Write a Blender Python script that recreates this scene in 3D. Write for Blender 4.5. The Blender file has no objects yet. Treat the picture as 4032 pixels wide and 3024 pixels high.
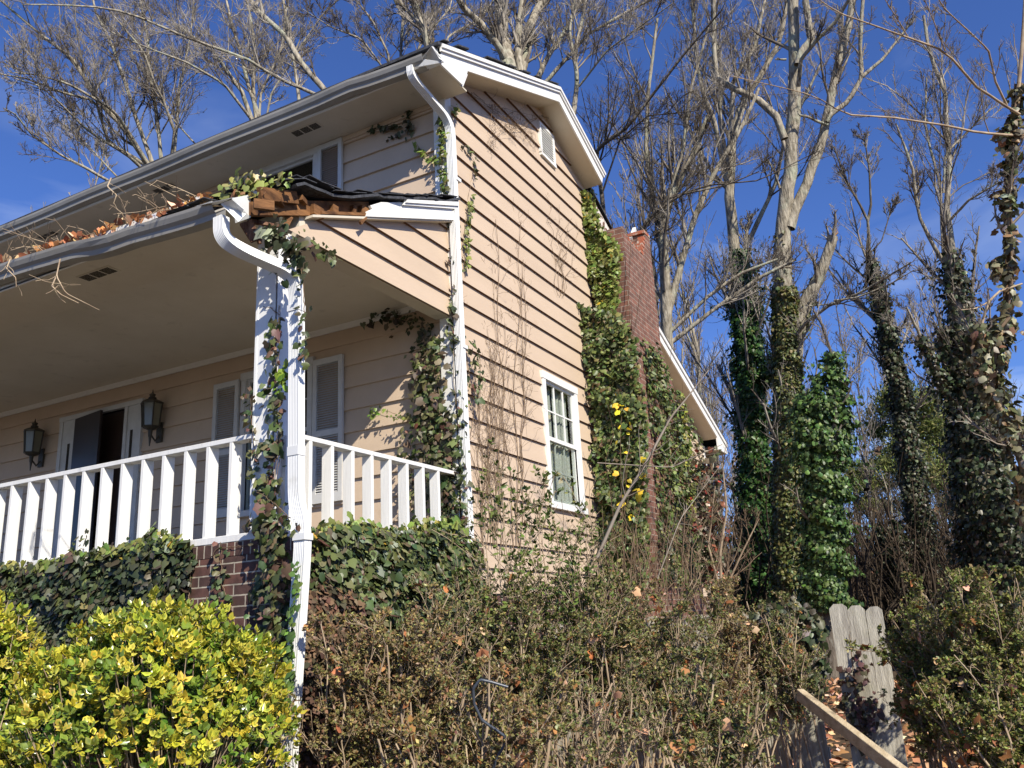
import bpy, math, random
import numpy as np
from mathutils import Vector, Matrix
random.seed(7); RNG = np.random.default_rng(11)
S = bpy.context.scene

# ------------------------------------------------------------------ camera, sky, sun, exposure
CAM = np.array([3.996, -6.485, -0.171]); FPX = 3352.187
yaw, pit, rol = [math.radians(a) for a in (27.568, 15.85, -3.122)]
FWD = np.array([-math.sin(yaw)*math.cos(pit), math.cos(yaw)*math.cos(pit), math.sin(pit)])
_r = np.array([math.cos(yaw), math.sin(yaw), 0.0]); _u = np.cross(_r, FWD)
RGT = _r*math.cos(rol)+_u*math.sin(rol); UPV = -_r*math.sin(rol)+_u*math.cos(rol)
cd = bpy.data.cameras.new('camera'); cam = bpy.data.objects.new('camera', cd); S.collection.objects.link(cam)
M = Matrix.Identity(4)
for i in range(3):
    M[i][0], M[i][1], M[i][2], M[i][3] = RGT[i], UPV[i], -FWD[i], CAM[i]
cam.matrix_world = M
cd.sensor_width = 36; cd.lens = FPX/4032*36; cd.clip_start = 0.05; cd.clip_end = 2000
S.camera = cam
SUN = np.array([1.0, -0.66, 0.89]); SUN /= np.linalg.norm(SUN)
w = bpy.data.worlds.new('World'); S.world = w; w.use_nodes = True
nt = w.node_tree; bg = nt.nodes['Background']
sky = nt.nodes.new('ShaderNodeTexSky'); sky.sky_type = 'NISHITA'; sky.sun_disc = False
sky.sun_elevation = math.asin(SUN[2]); sky.sun_rotation = math.atan2(SUN[0], SUN[1])
sky.altitude = 200; sky.air_density = 1.0; sky.dust_density = 0.15; sky.ozone_density = 4.0
tc = nt.nodes.new('ShaderNodeTexCoord')
mp = nt.nodes.new('ShaderNodeMapping'); mp.inputs['Scale'].default_value = (3.2, 3.2, 9.0)
ns = nt.nodes.new('ShaderNodeTexNoise'); ns.inputs['Scale'].default_value = 1.0; ns.inputs['Detail'].default_value = 6; ns.inputs['Distortion'].default_value = .8
rp = nt.nodes.new('ShaderNodeValToRGB'); rp.color_ramp.elements[0].position = .54; rp.color_ramp.elements[1].position = .95
sp = nt.nodes.new('ShaderNodeSeparateXYZ')
mr = nt.nodes.new('ShaderNodeMapRange'); mr.inputs['From Min'].default_value = .58; mr.inputs['From Max'].default_value = .30
mul = nt.nodes.new('ShaderNodeMath'); mul.operation = 'MULTIPLY'
mx = nt.nodes.new('ShaderNodeMix'); mx.data_type = 'RGBA'; mx.inputs['B'].default_value = (11, 12.5, 15, 1)
nt.links.new(tc.outputs['Generated'], mp.inputs['Vector']); nt.links.new(mp.outputs[0], ns.inputs['Vector'])
nt.links.new(ns.outputs['Fac'], rp.inputs['Fac']); nt.links.new(tc.outputs['Generated'], sp.inputs[0])
nt.links.new(sp.outputs['Z'], mr.inputs['Value']); nt.links.new(rp.outputs['Color'], mul.inputs[0]); nt.links.new(mr.outputs[0], mul.inputs[1])
tn = nt.nodes.new('ShaderNodeMix'); tn.data_type = 'RGBA'; tn.blend_type = 'MULTIPLY'; tn.inputs['Factor'].default_value = 1; tn.inputs['B'].default_value = (.95, 1.22, 1.95, 1)
nt.links.new(sky.outputs[0], tn.inputs['A'])
nt.links.new(mul.outputs[0], mx.inputs['Factor']); nt.links.new(tn.outputs['Result'], mx.inputs['A']); nt.links.new(mx.outputs['Result'], bg.inputs['Color'])
bg.inputs['Strength'].default_value = 0.058
sd = bpy.data.lights.new('sun', 'SUN'); sd.energy = 5.0; sd.angle = math.radians(.55); sd.color = (1, .93, .81)
so = bpy.data.objects.new('sun', sd); S.collection.objects.link(so)
so.rotation_euler = Vector(SUN).to_track_quat('Z', 'Y').to_euler(); so.location = (20, -15, 20)
S.view_settings.view_transform = 'Standard'; S.view_settings.look = 'None'; S.view_settings.gamma = 1
S.view_settings.exposure = 0.5

# ------------------------------------------------------------------ geometry helpers
V2 = 4032/2212.0                      # the photograph was measured at 2212 px width
def ray(u, v):
    return FWD*FPX+RGT*(u*V2-2016)-UPV*(v*V2-1512)
def at(u, v, d):                      # the place d metres in front of the camera plane
    return CAM+ray(u, v)*(d/FPX)
def on(u, v, ax, val):                # the place on a wall plane
    r = ray(u, v); return CAM+r*((val-CAM[ax])/r[ax])

class MB:
    def __init__(s): s.v = []; s.f = []; s.m = []
    def add(s, vs, fs, m=0):
        b = len(s.v); s.v += [tuple(map(float, p)) for p in vs]
        s.f += [tuple(b+i for i in f) for f in fs]; s.m += [m]*len(fs)
    def quad(s, a, b, c, d, m=0): s.add([a, b, c, d], [(0, 1, 2, 3)], m)
    def box(s, x0, x1, y0, y1, z0, z1, m=0):
        s.add([(x0,y0,z0),(x1,y0,z0),(x1,y1,z0),(x0,y1,z0),(x0,y0,z1),(x1,y0,z1),(x1,y1,z1),(x0,y1,z1)],
              [(3,2,1,0),(4,5,6,7),(0,1,5,4),(1,2,6,5),(2,3,7,6),(3,0,4,7)], m)
    def prism(s, poly, ax, a, b, m=0):            # 2-D outline pushed along an axis
        n = len(poly)
        def P(p, t): q = list(p); q.insert(ax, t); return q
        s.add([P(p, a) for p in poly]+[P(p, b) for p in poly],
              [tuple(range(n)), tuple(reversed(range(n, 2*n)))]+[(i, n+i, n+(i+1)%n, (i+1)%n) for i in range(n)], m)
    def bar(s, a, b, w, h, up=(0,0,1), m=0, taper=1):       # a squared timber from a to b
        a, b = Vector(a), Vector(b); d = (b-a).normalized(); u = Vector(up); x = d.cross(u)
        if x.length < 1e-3: x = d.cross(Vector((1,0,0)))
        x.normalize(); u = x.cross(d)
        vs = [p+x*(sx*w/2*k)+u*(sz*h/2*k) for p, k in ((a,1),(b,taper)) for sx, sz in ((-1,-1),(1,-1),(1,1),(-1,1))]
        s.add(vs, [(3,2,1,0),(4,5,6,7),(0,1,5,4),(1,2,6,5),(2,3,7,6),(3,0,4,7)], m)
    def tube(s, pts, rad, n=8, m=0, cap=True):
        pts = [Vector(p) for p in pts]; k = len(pts)
        if not hasattr(rad, '__len__'): rad = [rad]*k
        b = len(s.v); nrm = None
        for i, p in enumerate(pts):
            t = (pts[min(i+1,k-1)]-pts[max(i-1,0)]).normalized()
            if nrm is None: nrm = t.orthogonal().normalized()
            nrm = (nrm-t*nrm.dot(t)).normalized(); bi = t.cross(nrm)
            for j in range(n):
                a = 2*math.pi*j/n; s.v.append(tuple(p+(nrm*math.cos(a)+bi*math.sin(a))*rad[i]))
        for i in range(k-1):
            for j in range(n):
                s.f.append((b+i*n+j, b+i*n+(j+1)%n, b+(i+1)*n+(j+1)%n, b+(i+1)*n+j)); s.m.append(m)
        if cap:
            s.f.append(tuple(b+j for j in reversed(range(n)))); s.f.append(tuple(b+(k-1)*n+j for j in range(n))); s.m += [m, m]
    def build(s, name, mats, parent=None, smooth=False, bevel=0):
        me = bpy.data.meshes.new(name); me.from_pydata(s.v, [], s.f)
        for q in (mats if isinstance(mats, (list, tuple)) else [mats]): me.materials.append(q)
        me.polygons.foreach_set('material_index', s.m)
        if smooth: me.polygons.foreach_set('use_smooth', [True]*len(me.polygons))
        uv = me.uv_layers.new(name='UVMap'); co = np.array(s.v); li = np.empty(len(me.loops), int); me.loops.foreach_get('vertex_index', li)
        c = co[li]; uv.data.foreach_set('uv', np.stack([c[:,0]+c[:,1], c[:,2]], 1).ravel())
        me.update()
        o = bpy.data.objects.new(name, me); S.collection.objects.link(o); o.parent = parent
        if bevel:
            bm = o.modifiers.new('bevel', 'BEVEL'); bm.width = bevel; bm.segments = 1; bm.limit_method = 'ANGLE'
        return o
def thing(name, label, cat, loc=(0,0,0), group=None):
    o = bpy.data.objects.new(name, None); S.collection.objects.link(o); o.empty_display_size = .2
    o.location = loc; return tag(o, label, cat, group)
def tag(o, label=None, cat=None, group=None, kind=None):
    if label: o['label'] = label
    if cat: o['category'] = cat
    if group: o['group'] = group
    if kind: o['kind'] = kind
    return o
def np_mesh(name, V, F, mat, parent=None, col=None, smooth=False):  # V (n,3), F (m,k) arrays
    me = bpy.data.meshes.new(name); n, (m, k) = len(V), F.shape
    me.vertices.add(n); me.vertices.foreach_set('co', np.asarray(V, np.float32).ravel())
    me.loops.add(m*k); me.loops.foreach_set('vertex_index', F.astype(np.int32).ravel())
    me.polygons.add(m); me.polygons.foreach_set('loop_start', np.arange(0, m*k, k, dtype=np.int32))
    me.update(calc_edges=True)
    if smooth: me.polygons.foreach_set('use_smooth', np.ones(m, bool))
    if col is not None:
        a = me.color_attributes.new('tint', 'FLOAT_COLOR', 'POINT')
        a.data.foreach_set('color', np.concatenate([col, np.ones((n,1))], 1).astype(np.float32).ravel())
    me.materials.append(mat); me.validate(clean_customdata=False)
    o = bpy.data.objects.new(name, me); S.collection.objects.link(o); o.parent = parent
    return o

# ------------------------------------------------------------------ materials
def mat(name, col, rough=.6, spec=.3, noise=None, bump=0, bscale=30, metal=0, attr=False, trans=0, col2=None, nscale=4, stretch=(1,1,1), ramp=(.35,.65), extra=None):
    m = bpy.data.materials.new(name); m.use_nodes = True; t = m.node_tree; N = t.nodes; L = t.links
    b = N['Principled BSDF']; b.inputs['Roughness'].default_value = rough; b.inputs['Specular IOR Level'].default_value = spec; b.inputs['Metallic'].default_value = metal
    b.inputs['Base Color'].default_value = (*col, 1)
    tcn = N.new('ShaderNodeTexCoord'); mpn = N.new('ShaderNodeMapping'); mpn.inputs['Scale'].default_value = stretch
    L.new(tcn.outputs['Object'], mpn.inputs['Vector'])
    src = None
    if attr:
        a = N.new('ShaderNodeAttribute'); a.attribute_name = 'tint'; src = a.outputs['Color']
    if col2 is not None:
        n1 = N.new('ShaderNodeTexNoise'); n1.inputs['Scale'].default_value = nscale; n1.inputs['Detail'].default_value = 8; n1.inputs['Roughness'].default_value = .65
        r = N.new('ShaderNodeValToRGB'); r.color_ramp.elements[0].position, r.color_ramp.elements[1].position = ramp
        r.color_ramp.elements[0].color = (*col, 1); r.color_ramp.elements[1].color = (*col2, 1)
        L.new(mpn.outputs[0], n1.inputs['Vector']); L.new(n1.outputs['Fac'], r.inputs['Fac']); src = r.outputs['Color']
    if extra:                                   # stains: (colour, noise scale, ramp lo, ramp hi, amount, stretch)
        for (ec, es, lo, hi, am, st) in extra:
            mp2 = N.new('ShaderNodeMapping'); mp2.inputs['Scale'].default_value = st; L.new(tcn.outputs['Object'], mp2.inputs['Vector'])
            n2 = N.new('ShaderNodeTexNoise'); n2.inputs['Scale'].default_value = es; n2.inputs['Detail'].default_value = 7; n2.inputs['Roughness'].default_value = .6
            L.new(mp2.outputs[0], n2.inputs['Vector'])
            r2 = N.new('ShaderNodeMapRange'); r2.inputs['From Min'].default_value = lo; r2.inputs['From Max'].default_value = hi; r2.inputs['To Max'].default_value = am
            L.new(n2.outputs['Fac'], r2.inputs['Value'])
            mm = N.new('ShaderNodeMix'); mm.data_type = 'RGBA'; mm.inputs['B'].default_value = (*ec, 1)
            if src is None: mm.inputs['A'].default_value = (*col, 1)
            else: L.new(src, mm.inputs['A'])
            L.new(r2.outputs[0], mm.inputs['Factor']); src = mm.outputs['Result']
    if src is not None: L.new(src, b.inputs['Base Color'])
    if bump:
        n3 = N.new('ShaderNodeTexNoise'); n3.inputs['Scale'].default_value = bscale; n3.inputs['Detail'].default_value = 6
        bu = N.new('ShaderNodeBump'); bu.inputs['Strength'].default_value = min(bump, 1); bu.inputs['Distance'].default_value = .03 if 'bark' in name else .01
        L.new(mpn.outputs[0], n3.inputs['Vector']); L.new(n3.outputs['Fac'], bu.inputs['Height']); L.new(bu.outputs[0], b.inputs['Normal'])
    if trans:
        tr = N.new('ShaderNodeBsdfTranslucent'); ms = N.new('ShaderNodeMixShader'); ms.inputs[0].default_value = trans
        if src is not None: L.new(src, tr.inputs['Color'])
        else: tr.inputs['Color'].default_value = (*col, 1)
        L.new(b.outputs[0], ms.inputs[1]); L.new(tr.outputs[0], ms.inputs[2]); L.new(ms.outputs[0], N['Material Output'].inputs['Surface'])
    return m
M_SIDE = mat('siding_paint', (.50,.385,.275), .55, .3, col2=(.555,.43,.31), nscale=2.2, bump=.12, bscale=60, stretch=(1,.25,1), extra=[((.40,.27,.17), 5, .62, .80, .55, (1,.3,1)), ((.30,.21,.14), 26, .70, .78, .5, (.5,.5,1))])
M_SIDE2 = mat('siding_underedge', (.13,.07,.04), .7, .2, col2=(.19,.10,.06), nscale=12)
M_WHITE = mat('white_paint', (.78,.77,.73), .42, .4, col2=(.74,.73,.69), nscale=5, extra=[((.50,.47,.40), 7, .60, .80, .35, (1,1,1)), ((.36,.30,.23), 28, .70, .76, .7, (1,1,.6))])
M_RAIL = mat('weathered_white_paint', (.74,.73,.69), .55, .3, col2=(.68,.67,.63), nscale=14, stretch=(1,1,.15), bump=.25, bscale=40, extra=[((.33,.27,.20), 34, .68, .73, .8, (1,1,.35)), ((.55,.54,.49), 9, .52, .75, .4, (1,1,.2))])
M_METAL = mat('white_aluminium', (.72,.72,.70), .38, .5, col2=(.66,.66,.63), nscale=3, extra=[((.42,.39,.32), 9, .58, .78, .4, (1,1,1)), ((.30,.25,.18), 40, .68, .76, .6, (1,1,1))])
M_GUT = mat('gutter_aluminium', (.34,.325,.29), .5, .35, col2=(.27,.255,.22), nscale=2.5, extra=[((.25,.22,.17), 7, .52, .75, .55, (.3,1,2))])
M_SOFF = mat('soffit_paint', (.62,.56,.45), .7, .2, col2=(.56,.50,.39), nscale=1.6, extra=[((.28,.24,.17), 6, .60, .78, .4, (1,1,1)), ((.10,.09,.06), 18, .71, .78, .6, (1,1,1))])
M_DARK = mat('dark_void', (.012,.011,.010), .8, .1)
M_DOOR = mat('dark_door_paint', (.022,.018,.016), .35, .4, col2=(.03,.02,.018), nscale=6)
M_PANEL = mat('dark_brown_door', (.05,.028,.018), .45, .4, col2=(.035,.02,.014), nscale=8, stretch=(1,1,.2))
M_GLASS = mat('window_glass', (.02,.024,.026), .04, .8)
M_CURT = mat('white_curtain', (.62,.61,.57), .9, .1, col2=(.50,.49,.45), nscale=5, stretch=(3,3,.3))
M_IRON = mat('lantern_metal', (.035,.03,.022), .5, .5, col2=(.06,.05,.03), nscale=20)
M_LGLS = mat('lantern_glass', (.17,.16,.11), .15, .6)
M_SHUT = mat('shutter_paint', (.56,.555,.53), .5, .3, col2=(.50,.495,.47), nscale=10)
M_SHIN = mat('asphalt_shingle', (.035,.036,.04), .9, .2, col2=(.075,.078,.088), nscale=22, bump=.8, bscale=90)
M_WOOD = mat('raw_timber', (.26,.125,.05), .8, .15, col2=(.10,.048,.022), nscale=7, stretch=(1,.3,2.5), bump=.4, bscale=50, extra=[((.04,.02,.012), 5, .55, .70, .8, (1,1,1))])
M_ROT = mat('rotten_timber', (.26,.15,.10), .9, .1, col2=(.07,.03,.018), nscale=14, stretch=(3,3,.8), bump=1, bscale=40)
M_GREY = mat('grey_fence_wood', (.60,.56,.46), .8, .15, col2=(.34,.31,.25), nscale=6, stretch=(7,7,.7), bump=.6, bscale=30, extra=[((.10,.08,.07), 2.2, .52, .72, .6, (3,3,.5)), ((.30,.30,.17), 3, .5, .8, .5, (1,1,1))])
M_PLANK = mat('bleached_plank_wood', (.55,.45,.29), .8, .15, col2=(.38,.29,.17), nscale=6, stretch=(4,1,4), bump=.5, bscale=40, extra=[((.10,.08,.06), 5, .55, .68, .7, (1,1,1))])
M_HOSE = mat('grey_hose_rubber', (.05,.06,.075), .35, .5)
M_BARK = mat('pale_bark', (.43,.385,.30), .9, .1, col2=(.17,.145,.105), nscale=7, stretch=(2.6,2.6,.5), bump=1, bscale=9, ramp=(.36,.64), extra=[((.065,.055,.042), 4.0, .56, .66, .85, (2.5,2.5,.5)), ((.34,.37,.27), 2.2, .52, .64, .6, (1,1,1))])
M_BARKD = mat('dark_bark', (.155,.130,.10), .9, .1, col2=(.085,.07,.055), nscale=6, stretch=(2,2,.5), bump=1, bscale=13, extra=[((.30,.29,.24), 4, .55, .66, .6, (2,2,.8))])
M_TWIG = mat('twig_bark', (.29,.25,.20), .85, .15, col2=(.17,.135,.105), nscale=2.5)
M_TWIGG = mat('grey_twig_bark', (.33,.295,.245), .85, .15, col2=(.10,.08,.06), nscale=1.4, ramp=(.42,.58))
M_STEM = mat('shrub_stem', (.46,.36,.24), .8, .2, col2=(.24,.17,.11), nscale=5)
M_VINE = mat('dry_vine', (.22,.155,.10), .85, .15, col2=(.14,.095,.06), nscale=6)
M_LEAF = mat('leaf', (.08,.12,.03), .42, .35, attr=True, trans=.22)
M_GLOSS = mat('glossy_leaf', (.08,.12,.03), .26, .5, attr=True, trans=.2)
M_DRYL = mat('dry_leaf', (.3,.13,.05), .75, .15, attr=True, trans=.15)
M_NEED = mat('pine_needles', (.07,.10,.03), .6, .25, attr=True, trans=.15)
M_GROUND = mat('soil', (.11,.075,.045), .95, .1, col2=(.055,.04,.025), nscale=3, bump=1, bscale=12)
def brick():
    m = bpy.data.materials.new('brick'); m.use_nodes = True; t = m.node_tree; N = t.nodes; L = t.links; b = N['Principled BSDF']
    uv = N.new('ShaderNodeUVMap'); uv.uv_map = 'UVMap'
    mp_ = N.new('ShaderNodeMapping'); mp_.inputs['Location'].default_value = (.03, -.465+.07*14, 0); L.new(uv.outputs[0], mp_.inputs[0])
    nz = N.new('ShaderNodeTexNoise'); nz.inputs['Scale'].default_value = 30; nz.inputs['Detail'].default_value = 3; L.new(mp_.outputs[0], nz.inputs['Vector'])
    mxv = N.new('ShaderNodeMix'); mxv.data_type = 'VECTOR'; mxv.inputs['Factor'].default_value = .006; L.new(mp_.outputs[0], mxv.inputs['A']); L.new(nz.outputs['Color'], mxv.inputs['B'])
    br = N.new('ShaderNodeTexBrick'); br.inputs['Scale'].default_value = 1; br.inputs['Brick Width'].default_value = .215; br.inputs['Row Height'].default_value = .07
    br.inputs['Mortar Size'].default_value = .0055; br.inputs['Mortar Smooth'].default_value = .15; br.inputs['Bias'].default_value = 0
    br.inputs['Color1'].default_value = (.055,.030,.024,1); br.inputs['Color2'].default_value = (.115,.050,.036,1); br.inputs['Mortar'].default_value = (.40,.345,.265,1)
    L.new(mxv.outputs['Result'], br.inputs['Vector'])
    n1 = N.new('ShaderNodeTexNoise'); n1.inputs['Scale'].default_value = 9; n1.inputs['Detail'].default_value = 8; L.new(uv.outputs[0], n1.inputs['Vector'])
    r = N.new('ShaderNodeMapRange'); r.inputs['From Min'].default_value = .3; r.inputs['From Max'].default_value = .7; r.inputs['To Min'].default_value = .6; r.inputs['To Max'].default_value = 1.35; L.new(n1.outputs['Fac'], r.inputs['Value'])
    vm = N.new('ShaderNodeVectorMath'); vm.operation = 'SCALE'; L.new(br.outputs['Color'], vm.inputs[0]); L.new(r.outputs[0], vm.inputs['Scale'])
    L.new(vm.outputs[0], b.inputs['Base Color']); b.inputs['Roughness'].default_value = .85
    iv = N.new('ShaderNodeMath'); iv.operation = 'SUBTRACT'; iv.inputs[0].default_value = 1; L.new(br.outputs['Fac'], iv.inputs[1])
    ad = N.new('ShaderNodeMath'); ad.operation = 'ADD'; n4 = N.new('ShaderNodeMath'); n4.operation = 'MULTIPLY'; n4.inputs[1].default_value = .5; L.new(nz.outputs['Fac'], n4.inputs[0]); L.new(iv.outputs[0], ad.inputs[0]); L.new(n4.outputs[0], ad.inputs[1])
    bu = N.new('ShaderNodeBump'); bu.inputs['Strength'].default_value = .9; bu.inputs['Distance'].default_value = .006; L.new(ad.outputs[0], bu.inputs['Height']); L.new(bu.outputs[0], b.inputs['Normal'])
    return m
def M_BR2():
    m = M_BRICK.copy(); m.name = 'chimney_brick'
    for q in m.node_tree.nodes:
        if q.type == 'TEX_BRICK': q.inputs['Color1'].default_value = (.15,.075,.052,1); q.inputs['Color2'].default_value = (.20,.085,.055,1); q.inputs['Mortar'].default_value = (.33,.27,.21,1); q.inputs['Mortar Size'].default_value = .0045
    return m
M_BRICK = brick()
M_REDB = mat('broken_red_brick', (.42,.10,.045), .9, .1, col2=(.30,.15,.10), nscale=14, bump=.8, bscale=40, extra=[((.45,.40,.33), 16, .52, .6, .8, (1,1,1))])

# ------------------------------------------------------------------ leaves and branches (numpy batches)
IVY = np.array([(0,-.28,0),(0,-.02,0),(.22,.14,0),(.46,.02,0),(.43,-.22,0),(.46,-.44,0),(.24,-.64,0),(0,-.92,0),(-.24,-.64,0),(-.46,-.44,0),(-.43,-.22,0),(-.46,.02,0),(-.22,.14,0)], float)
IVY[:,2] = -np.abs(IVY[:,0])*.28-.10*(IVY[:,1]+.28)**2
IVYF = np.array([(0, i, i+1 if i < 12 else 1) for i in range(1, 13)])
OVAL = np.array([(0,-.5,0),(0,0,0),(.23,-.28,0),(.26,-.60,0),(0,-1,0),(-.26,-.60,0),(-.23,-.28,0)], float)
OVAL[:,2] = -np.abs(OVAL[:,0])*.30+.14*(OVAL[:,1]+.5)**2
OVALF = np.array([(0, i, i+1 if i < 6 else 1) for i in range(1, 7)])
SLIM = np.array([(0,0,0),(.2,-.45,.05),(0,-1,0),(-.2,-.45,.05)], float); SLIMF = np.array([(0,1,2),(0,2,3)])
def unit(a): return a/np.maximum(np.linalg.norm(a, axis=-1, keepdims=True), 1e-9)
def leaf_arrays(P, nrm, tip, size, T, F, col, rim=None):
    P, nrm, tip = [np.asarray(a, float) for a in (P, nrm, tip)]; n = len(P)
    nrm = unit(nrm); tip = unit(tip-nrm*(tip*nrm).sum(1, keepdims=True)); side = np.cross(nrm, tip)
    sz = np.asarray(size).reshape(-1,1,1)
    wob = 1+RNG.normal(0, .10, (n, len(T), 1))
    V = P[:,None,:]+sz*wob*(side[:,None,:]*T[None,:,0:1]-tip[:,None,:]*T[None,:,1:2]+nrm[:,None,:]*T[None,:,2:3]*RNG.uniform(.4,1.9,(n,1,1)))
    FF = F[None]+np.arange(n)[:,None,None]*len(T)
    C = np.repeat(np.asarray(col)[:,None,:], len(T), 1)
    if rim is not None: C[:,1:,:] = np.asarray(rim)[:,None,:]
    return V.reshape(-1,3), FF.reshape(-1,3), C.reshape(-1,3)
def leaves(name, arrs, m, parent):
    Vs, Fs, Cs = [], [], []; b = 0
    for V, F, C in arrs:
        Vs.append(V); Fs.append(F+b); Cs.append(C); b += len(V)
    return np_mesh(name, np.concatenate(Vs), np.concatenate(Fs), m, parent, np.clip(np.concatenate(Cs), 0, 1))
def pick(cols, n, var=.22, wts=None):
    cols = np.array(cols, float)*1.28
    if wts is not None: wts = (list(wts)+[1]*len(cols))[:len(cols)]
    i = RNG.choice(len(cols), n, p=None if wts is None else np.array(wts)/sum(wts))
    return np.clip(cols[i]*(1+RNG.normal(0, var, (n,1)))*(1+RNG.normal(0, .08, (n,3))), .004, 1)
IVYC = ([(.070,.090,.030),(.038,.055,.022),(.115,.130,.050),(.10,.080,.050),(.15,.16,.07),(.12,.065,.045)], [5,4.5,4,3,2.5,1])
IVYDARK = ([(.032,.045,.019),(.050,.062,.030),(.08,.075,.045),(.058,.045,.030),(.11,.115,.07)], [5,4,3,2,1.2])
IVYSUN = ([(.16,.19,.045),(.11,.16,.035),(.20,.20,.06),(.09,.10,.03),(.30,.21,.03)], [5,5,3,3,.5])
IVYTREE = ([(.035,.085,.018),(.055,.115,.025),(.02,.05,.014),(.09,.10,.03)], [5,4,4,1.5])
IVYOLIVE = ([(.115,.115,.035),(.08,.095,.03),(.15,.13,.05),(.05,.07,.02)], [5,4,2,3])
def batch_tubes(P, R, n=3):
    M_, K, _ = P.shape
    T = np.empty_like(P); T[:,1:-1] = P[:,2:]-P[:,:-2]; T[:,0] = P[:,1]-P[:,0]; T[:,-1] = P[:,-1]-P[:,-2]; T = unit(T)
    ref = np.where(np.abs(T[:,:1,2:3]) < .8, np.array([0,0,1.]), np.array([1.,0,0])); N1 = unit(np.cross(T, np.broadcast_to(ref, T.shape))); N2 = np.cross(T, N1)
    a = np.arange(n)*2*math.pi/n
    V = P[:,:,None,:]+R[:,:,None,None]*(N1[:,:,None,:]*np.cos(a)[None,None,:,None]+N2[:,:,None,:]*np.sin(a)[None,None,:,None])
    i, j = np.meshgrid(np.arange(K-1), np.arange(n), indexing='ij'); i, j = i.ravel(), j.ravel(); j2 = (j+1)%n
    F = np.stack([i*n+j, i*n+j2, (i+1)*n+j2, (i+1)*n+j], 1)
    return V.reshape(-1,3), (F[None]+np.arange(M_)[:,None,None]*K*n).reshape(-1,4)
def resample(pts, rad, K):
    pts = np.asarray(pts, float); s = np.r_[0, np.cumsum(np.linalg.norm(np.diff(pts, axis=0), axis=1))]; t = np.linspace(0, s[-1], K)
    P = np.stack([np.interp(t, s, pts[:,i]) for i in range(3)], 1)
    return P, np.interp(t, s, rad)
def grow(P, R, m, tmin, ang, lfrac, rfrac, up, K=5, wig=.10, tmax=1.0, rmin=.0025, endtaper=.35):
    n, k, _ = P.shape; idx = np.repeat(np.arange(n), m); N = len(idx)
    t = RNG.uniform(tmin, tmax, N)*(k-1); i0 = np.minimum(t.astype(int), k-2); f = (t-i0)[:,None]
    B = P[idx,i0]*(1-f)+P[idx,i0+1]*f; T = unit(P[idx,i0+1]-P[idx,i0]); r = R[idx,i0]*(1-f[:,0])+R[idx,i0+1]*f[:,0]
    L = np.linalg.norm(np.diff(P, axis=1), axis=2).sum(1)[idx]
    rnd = unit(np.cross(T, RNG.normal(size=(N,3)))); a = np.radians(RNG.normal(ang, ang*.25, N))[:,None]
    D = unit(T*np.cos(a)+rnd*np.sin(a)+np.array([0,0,up]))
    ln = L*lfrac*RNG.uniform(.45, 1.25, N)*(1.1-.55*t/(k-1)); st = ln/(K-1)
    out = np.empty((N,K,3)); out[:,0] = B
    for q in range(1, K):
        D = unit(D+RNG.normal(0, wig, (N,3))+np.array([0,0,up*.25])); out[:,q] = out[:,q-1]+D*st[:,None]
    r0 = np.maximum(r*rfrac*RNG.uniform(.7, 1.1, N), rmin)
    return out, np.maximum(r0[:,None]*np.linspace(1, endtaper, K)[None], rmin*.8)
def merge(parts):
    V = []; F = []; b = 0
    for v, f in parts: V.append(v); F.append(f+b); b += len(v)
    return np.concatenate(V), np.concatenate(F)
def glass():
    m = bpy.data.materials.new('pane_glass'); m.use_nodes = True; t = m.node_tree; N = t.nodes; L = t.links
    N.remove(N['Principled BSDF']); tr = N.new('ShaderNodeBsdfTransparent'); tr.inputs[0].default_value = (.85,.88,.86,1)
    gl = N.new('ShaderNodeBsdfGlossy'); gl.inputs['Roughness'].default_value = .02; lw = N.new('ShaderNodeLayerWeight'); lw.inputs['Blend'].default_value = .5; pw = N.new('ShaderNodeMath'); pw.operation = 'POWER'; pw.inputs[1].default_value = 3.5; L.new(lw.outputs['Facing'], pw.inputs[0]); fr = N.new('ShaderNodeMath'); fr.operation = 'MULTIPLY_ADD'; fr.inputs[1].default_value = .7; fr.inputs[2].default_value = .045; L.new(pw.outputs[0], fr.inputs[0])
    mm = N.new('ShaderNodeMixShader'); L.new(fr.outputs[0], mm.inputs[0]); L.new(tr.outputs[0], mm.inputs[1]); L.new(gl.outputs[0], mm.inputs[2]); L.new(mm.outputs[0], N['Material Output'].inputs['Surface'])
    return m
M_PANE = glass()

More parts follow.
